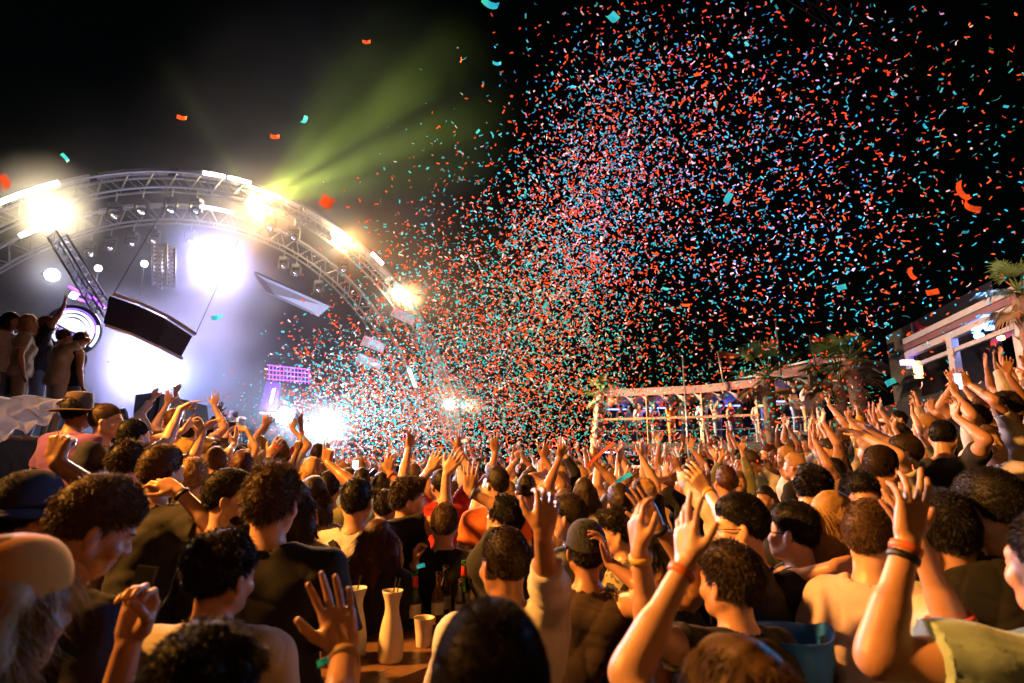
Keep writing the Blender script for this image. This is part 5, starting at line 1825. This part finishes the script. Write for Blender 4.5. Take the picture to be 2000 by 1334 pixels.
def bulb(px, py, y, label):
    p = P(px, py, y)
    r = tag(empty('bulb_lamp', p), label, 'bulb', 'small bare bulbs over the stage')
    MB().lathe([(.001, -.09), (.06, -.07), (.09, 0), (.06, .07), (.001, .09)], 14).build('globe', mat('bulb_glow', (1, 1, .95), .3, emit=(1, .96, .9), strength=6), r, True)
    MB().tube([(0, 0, -.09), (0, 0, -.9)], .012, 5).build('stem', metal, r)
bulb(192, 524, 14.5, 'small bare bulb on a stem left of the truss tower')
bulb(282, 515, 14.5, 'small bare bulb touching the truss tower')

def speaker_box():
    o0 = P(345, 800, 13.0)
    r = tag(empty('speaker_box', o0), 'big dark speaker box with a slanting top at the stage edge', 'speaker')
    quad_box([P(305, 766, 12.6), P(404, 792, 13.6), P(418, 900, 13.6), P(290, 900, 12.6)], .9, 'cabinet', mat('speaker_paint', (.03, .032, .05), .5, bump=.2, bscale=30), r, o0)
    quad_box([P(312, 776, 12.57), P(396, 798, 13.55), P(408, 880, 13.55), P(300, 880, 12.57)], .02, 'grille', mat('speaker_grille', (.012, .012, .02), .6, bump=.6, bscale=120), r, o0)
speaker_box()

# violet light frames right of the booth
def violet_frames():
    v = mat('violet_tube', (.4, .1, .8), .4, emit=(.42, .07, 1.0), strength=3)
    p0 = P(560, 730, 20.0)
    r = tag(empty('light_lattice', p0), 'violet glowing lattice of light tubes at the stage end', 'light lattice')
    for i in range(4):
        MB().bar(P(522, 713 + i * 9, 20) - p0, P(606, 722 + i * 8, 20) - p0, .025).build('tube', v, r)
    for i in range(12):
        MB().bar(P(526 + 7 * i, 712 + i * .8, 19.95) - p0, P(526 + 7 * i, 742 + i * .8, 19.95) - p0, .012).build('upright', v, r)
    p1 = P(530, 770, 20.2)
    r2 = tag(empty('video_panel', p1), 'violet video panel with a white figure shape at the stage end', 'screen')
    quad_box([P(520, 745, 20.2), P(546, 748, 20.2), P(540, 800, 20.2), P(506, 800, 20.2)], .12, 'panel', mat('video_violet', (.1, .02, .2), .4, emit=(.20, .04, .75), strength=.45), r2, p1)
    MB().bar(P(535, 760, 20.1) - p1, P(529, 788, 20.1) - p1, .16, .03).build('bright_shape', mat('video_white', (.8, .8, .9), .4, emit=(.8, .75, 1), strength=5), r2)
    MB().bar(P(508, 806, 20.1) - p1, P(536, 808, 20.1) - p1, .05, .03).build('bright_bar', MATS['video_white'], r2)
    # violet pieces above the emblem
    p2 = P(145, 570, 12.9)
    r3 = tag(empty('violet_fixture', p2), 'violet glowing fixture behind the leaning truss', 'stage light')
    for x0, y0, x1, y1 in ((137, 560, 160, 575), (142, 580, 170, 590), (176, 578, 204, 600)):
        MB().bar(P(x0, y0, 12.9) - p2, P(x1, y1, 12.9) - p2, .12, .05).build('tube', v, r3)
    MB().bar(P(140, 582, 12.7) - p2, P(148, 572, 12.7) - p2, .14, .08).build('white_cell', MATS['bulb_glow'], r3)
    lamp('violet_spill', 'POINT', P(150, 590, 12.6), None, 30, (.35, .1, 1.0), .3)
    lamp('violet_spill', 'POINT', P(560, 745, 19.5), None, 60, (.4, .1, 1.0), .3)
violet_frames()

# ------------------------------------------------------------------ raised guest platform at the left, under white cloth
def guest_platform():
    zt = 2.1
    o0 = Vector((-6.2, 6.6, 0))
    r = tag(empty('guest_platform', o0), 'raised guest platform at the left draped with white cloth', 'platform')
    MB().box((-.6, .9, zt / 2 - .02), (3.0, 3.2, zt - .04)).build('platform_body', black_cloth, r)
    wd = mat('white_drape', (.72, .70, .72), .75, bump=.35, bscale=5)
    # rumpled sheet over the front parapet: top edge, front fold, ragged hem
    xs = 64
    A, B = P(-60, 772, 4.9) - o0, P(133, 778, 5.3) - o0
    C, D = P(-60, 890, 4.6) - o0, P(138, 806, 5.2) - o0
    vs, fs = [], []
    rows = 15
    for i in range(xs + 1):
        s_ = i / xs
        t0, t1 = A.lerp(B, s_), C.lerp(D, s_)
        for j in range(rows):
            q = j / (rows - 1)
            p = t0.lerp(t1, q)
            p += Vector((0, -.10 * math.sin(q * 3.1) + .035 * math.sin(s_ * 9 + q * 11 + 2 * math.sin(s_ * 5)) + .02 * math.sin(s_ * 23 - q * 17) + .012 * math.sin(s_ * 51 + q * 31 + 3 * math.sin(q * 9)), .02 * math.sin(s_ * 13 + q * 9) + .03 * math.sin(s_ * 31) * q))
            vs.append(p)
    n0 = len(vs)
    for i in range(xs + 1):                       # the same sheet a hand deeper closes it at the back
        vs.append(A.lerp(B, i / xs) + Vector((0, .7, -.02)))
    for i in range(xs):
        for j in range(rows - 1):
            a = i * rows + j
            fs.append((a, a + rows, a + rows + 1, a + 1))
        fs.append((i * rows, n0 + i, n0 + i + 1, (i + 1) * rows))
    MB().add(vs, fs).build('white_cloth', wd, r, True)
    for x in (-2.0, -.9, .2, .8):
        MB().bar((x, -.6, 0), (x, -.6, zt - .03), .08).build('post', metal, r)
    g = 'guests on the raised platform'
    def up_(label, px, py, y, rz, vi, shirt, hairc, tr, H=1.76):
        p = P(px, py, y)
        crowd_person(VARS[vi], (p.x, y, zt), rz, H, 'mid', hairc, shirt, tr, label, g)
    up_('guest in pale top cut by the frame, leftmost on the platform', 18, 640, 8.1, -1.2, 10, 'white', 'black', 'denim', 1.86)
    up_('guest in light shirt with an orange hand lifted to the face', 52, 650, 8.2, -.9, 10, 'cream', 'blond', 'tan', 1.85)
    up_('guest with red hair raising a pink arm beside the emblem', 88, 650, 8.5, -.8, 1, 'navy', 'red', 'denim', 1.9)
    up_('guest in loose white dress gown in front of the emblem', 122, 680, 8.2, -.5, 5, 'cream', 'brown', 'cream', 1.62)
    up_('guest in dark vest nearest the bright smoke', 150, 690, 8.4, -.6, 2, 'black', 'dark', 'denim', 1.62)
guest_platform()

# people working on stage
p = P(240, 800, 13.2)
crowd_person(VARS[7], (p.x, p.y, 1.2), 1.2, 1.78, 'mid', 'black', 'black', 'black', 'performer silhouetted against the bright stage smoke', 'people on the stage')
p = P(437, 800, 15.5)
crowd_person(VARS[10], (p.x, p.y, 1.3), .6, 1.76, 'mid', 'dark', 'grey', 'black', 'stage worker in grey beside the dark speaker box', 'people on the stage')
p = P(463, 800, 15.5)
crowd_person(VARS[5], (p.x, p.y, 1.3), .9, 1.78, 'fair', 'dark', 'black', 'black', 'stage worker in black with lit face near the speaker box', 'people on the stage')
# ================================================================== confetti
def confetti_mat(name, c):
    m = mat(name, c, .55, spec=.3)
    nt = m.node_tree
    b = nt.nodes['Principled BSDF']
    t = nt.nodes.new('ShaderNodeBsdfTranslucent')
    t.inputs[0].default_value = (*c, 1)
    mx = nt.nodes.new('ShaderNodeMixShader')
    mx.inputs[0].default_value = .35
    nt.links.new(b.outputs[0], mx.inputs[1]); nt.links.new(t.outputs[0], mx.inputs[2])
    nt.links.new(mx.outputs[0], nt.nodes['Material Output'].inputs[0])
    return m
CF = [confetti_mat('confetti_red', (.88, .12, .02)), confetti_mat('confetti_turquoise', (.03, .60, .68)), confetti_mat('confetti_white', (.85, .80, .74))]
CF_WORD = ['red', 'turquoise', 'white']
# the cloud: gaussian puffs in space (pixel column, pixel row, distance, spread in metres x y z, share)
PUFFS = [(1000, 745, 9.5, 1.5, 1.6, 1.15, .24), (810, 810, 12.0, 1.4, 1.6, .85, .26), (690, 800, 13.5, 1.2, 1.6, .9, .13), (1110, 520, 8.6, .62, 1.2, 1.0, .15), (1190, 290, 8.2, .62, 1.2, .85, .08), (960, 590, 9.2, 1.0, 1.3, 1.1, .12),
         (1360, 260, 8.0, 1.2, 1.4, 1.15, .08), (1610, 360, 7.4, 1.4, 1.4, 1.5, .055), (1290, 790, 9.0, 1.5, 1.8, .8, .03), (1480, 560, 7.8, 1.7, 1.5, 1.4, .06), (1100, 850, 9.0, 1.6, 1.5, .35, .05)]
def in_frame(p):
    x, y = px_of(Vector(p))
    return -30 < x < 2030 and -30 < y < 1364
def build_confetti(N=33000):
    r = np.random.default_rng(21)
    sh = np.array([q[6] for q in PUFFS]); sh = sh / sh.sum()
    which = r.choice(len(PUFFS), N, p=sh)
    cen = np.array([tuple(P(*q[:3])) for q in PUFFS])[which]
    spr = np.array([q[3:6] for q in PUFFS])[which]
    pos = cen + r.normal(size=(N, 3)) * spr
    # a thin scatter over the whole beach
    M2 = 520
    ext = np.stack([r.uniform(-4, 9, M2), r.uniform(3.0, 11, M2), r.uniform(1.8, 7.5, M2)], 1)
    ext[:, 0] = np.where(ext[:, 0] < -.5, np.abs(ext[:, 0]) , ext[:, 0]) * 1.0 - .25 * (ext[:, 1])*(r.random(M2) < .35)
    pos = np.concatenate([pos, ext])
    keep = (pos[:, 2] > 1.72) & (pos[:, 1] > 2.4)
    # nothing hangs left of the plume's edge
    pxs = np.array([px_of(Vector(p_)) for p_ in pos])
    left = 505 + np.maximum(0, 760 - pxs[:, 1]) * .50
    keep &= (pxs[:, 0] > left + r.normal(size=len(pos)) * 60) | (r.random(len(pos)) < .03)
    pos = pos[keep]
    n = len(pos)
    size = np.stack([.047 * (.6 + .7 * r.random(n)), .0175 * (.7 + .6 * r.random(n))], 1)
    colr = r.choice(3, n, p=[.45, .46, .09])
    u = r.normal(size=(n, 3)); u[:, 2] *= .75; u /= np.linalg.norm(u, axis=1, keepdims=True)
    w = r.normal(size=(n, 3)); w -= u * (w * u).sum(1, keepdims=True); w /= np.linalg.norm(w, axis=1, keepdims=True)
    nr = np.cross(u, w)
    bend = r.normal(size=n) * .35
    dist = np.linalg.norm(pos - np.array(CAM), axis=1)
    vis = np.array([in_frame(p_) for p_ in pos])
    order = np.argsort(np.where(vis, dist / size[:, 0], 1e9))
    single = set(order[:290].tolist())
    rest = np.array([i for i in range(n) if i not in single])
    U, W, NN = u[rest] * size[rest, :1] / 2, w[rest] * size[rest, 1:] / 2, nr[rest] * (bend[rest] * size[rest, 0])[:, None] * .5
    c = pos[rest]
    V = np.stack([c - U - W + NN, c - U + W + NN, c + W, c - W, c + U + W + NN, c + U - W + NN], 1).reshape(-1, 3)
    i0 = np.arange(len(rest))[:, None] * 6
    Q = np.stack([i0 + np.array([0, 1, 2, 3]), i0 + np.array([3, 2, 4, 5])], 1).reshape(-1, 4)
    me = np_mesh('confetti', V, Q, CF, False, np.repeat(colr[rest], 2))
    o = bpy.data.objects.new('confetti', me)
    col.objects.link(o)
    tag(o, 'dense cloud of red, turquoise and white paper confetti', None, None, 'stuff')
    shared = {}
    def piece(p, a, b, s, L_, W_, ci, bend_, label=None, group=None):
        key = (ci, round(bend_ * 4))
        if key not in shared:
            k = key[1] / 4 * .5
            nseg = 4
            vs, fs = [], []
            for q in range(nseg + 1):
                t = q / nseg - .5
                z = k * (4 * t * t)
                for e in (-.5, .5):
                    vs.append((t, e, z)); 
            for q in range(nseg):
                fs.append((2 * q, 2 * q + 2, 2 * q + 3, 2 * q + 1))
            m = bpy.data.meshes.new('confetti_strip'); m.from_pydata(vs, [], fs); m.materials.append(CF[ci])
            m.polygons.foreach_set('use_smooth', [True] * len(fs))
            shared[key] = m
        ob = bpy.data.objects.new('confetti_strip', shared[key])
        col.objects.link(ob)
        a, b = Vector(a), Vector(b)
        ob.matrix_world = Matrix.Translation(p) @ Matrix((a, b, a.cross(b))).transposed().to_4x4() @ Matrix.Diagonal((L_, W_, L_, 1))
        return tag(ob, label, 'confetti', group)
    for i in order[:290]:
        w_ = CF_WORD[colr[i]]
        x, y = px_of(Vector(pos[i]))
        zone = 'high in the night sky' if y < 430 else ('in front of the dark terrace sky' if x > 1150 and y < 880 else ('over the raised hands' if y > 880 else 'in the bright plume before the arch'))
        piece(pos[i], u[i], w[i], 1, size[i, 0], size[i, 1], colr[i], bend[i], 'single %s confetti strip tumbling %s' % (w_, zone), '%s confetti %s' % (w_, zone))
    # the few big ones close to the lens
    B = [(1195, 37, 2.2, .052, .045, 1, 40, 'big turquoise square near the top edge'), (957, 10, 2.6, .09, .04, 1, -20, 'turquoise curl cut by the top edge'), (425, 620, 4.2, .075, .035, 1, 20, 'turquoise strip before the white smoke'),
         (640, 396, .8, .019, .017, 0, -25, 'blurred orange red square right of the arch'), 
         (1420, 390, 3.0, .075, .035, 1, 60, 'turquoise strip in the middle of the cloud'), (1875, 375, 2.2, .085, .028, 0, -60, 'red streamer piece upright in the right sky'),
         (1892, 405, 2.2, .075, .028, 0, -25, 'red streamer piece lying in the right sky'), (1778, 535, 2.6, .06, .024, 0, -65, 'red strip above the white beams'), (1815, 572, 2.6, .07, .026, 0, 10, 'red curl just above the white beams'),
         (595, 236, 4.5, .08, .04, 1, 70, 'pale turquoise strip alone in the upper left sky'), (716, 83, 4.0, .06, .03, 0, 5, 'red strip alone in the upper left sky'), (130, 310, 3.0, .06, .02, 1, -50, 'pale turquoise strip over the left end of the arch'),
         (12, 358, .7, .018, .010, 0, -70, 'orange red piece at the left frame edge'), (1735, 748, 3.4, .075, .034, 1, 25, 'turquoise strip left of the white beamed bar'), (822, 1105, 2.2, .03, .014, 1, 15, 'turquoise strip over the black sweater'),
         (970, 125, 4.2, .07, .03, 1, 0, 'turquoise strip high above the arch'), (538, 268, 3.6, .06, .03, 0, 5, 'red strip left of the high green beams'), (632, 1292, 1.2, .022, .012, 1, 20, 'turquoise scrap by the near table corner'),
         (1168, 890, 4.6, .30, .025, 0, 40, 'long red streamer hanging by the left palm'), (1215, 935, 4.0, .13, .03, 1, 30, 'long turquoise curl over the raised hands'),
         (1640, 562, 3.6, .07, .035, 1, 10, 'turquoise strip in the dark right sky'), (357, 231, 3.4, .06, .028, 0, -5, 'dim red strip left in the dark sky')]
    for px, py, d_, L_, W_, ci, ang, lab in B:
        a = Vector((math.cos(R(ang)), .15, math.sin(R(ang)))).normalized()
        b = a.cross(Vector((0, 1, 0))).normalized()
        a = a - b * a.dot(b)
        piece(P(px, py, d_), a.normalized(), b, 1, L_, W_, ci, .5, lab + ' of confetti' if len(lab) < 40 else lab, 'big confetti pieces')
    print('CONFETTI', n)
build_confetti()
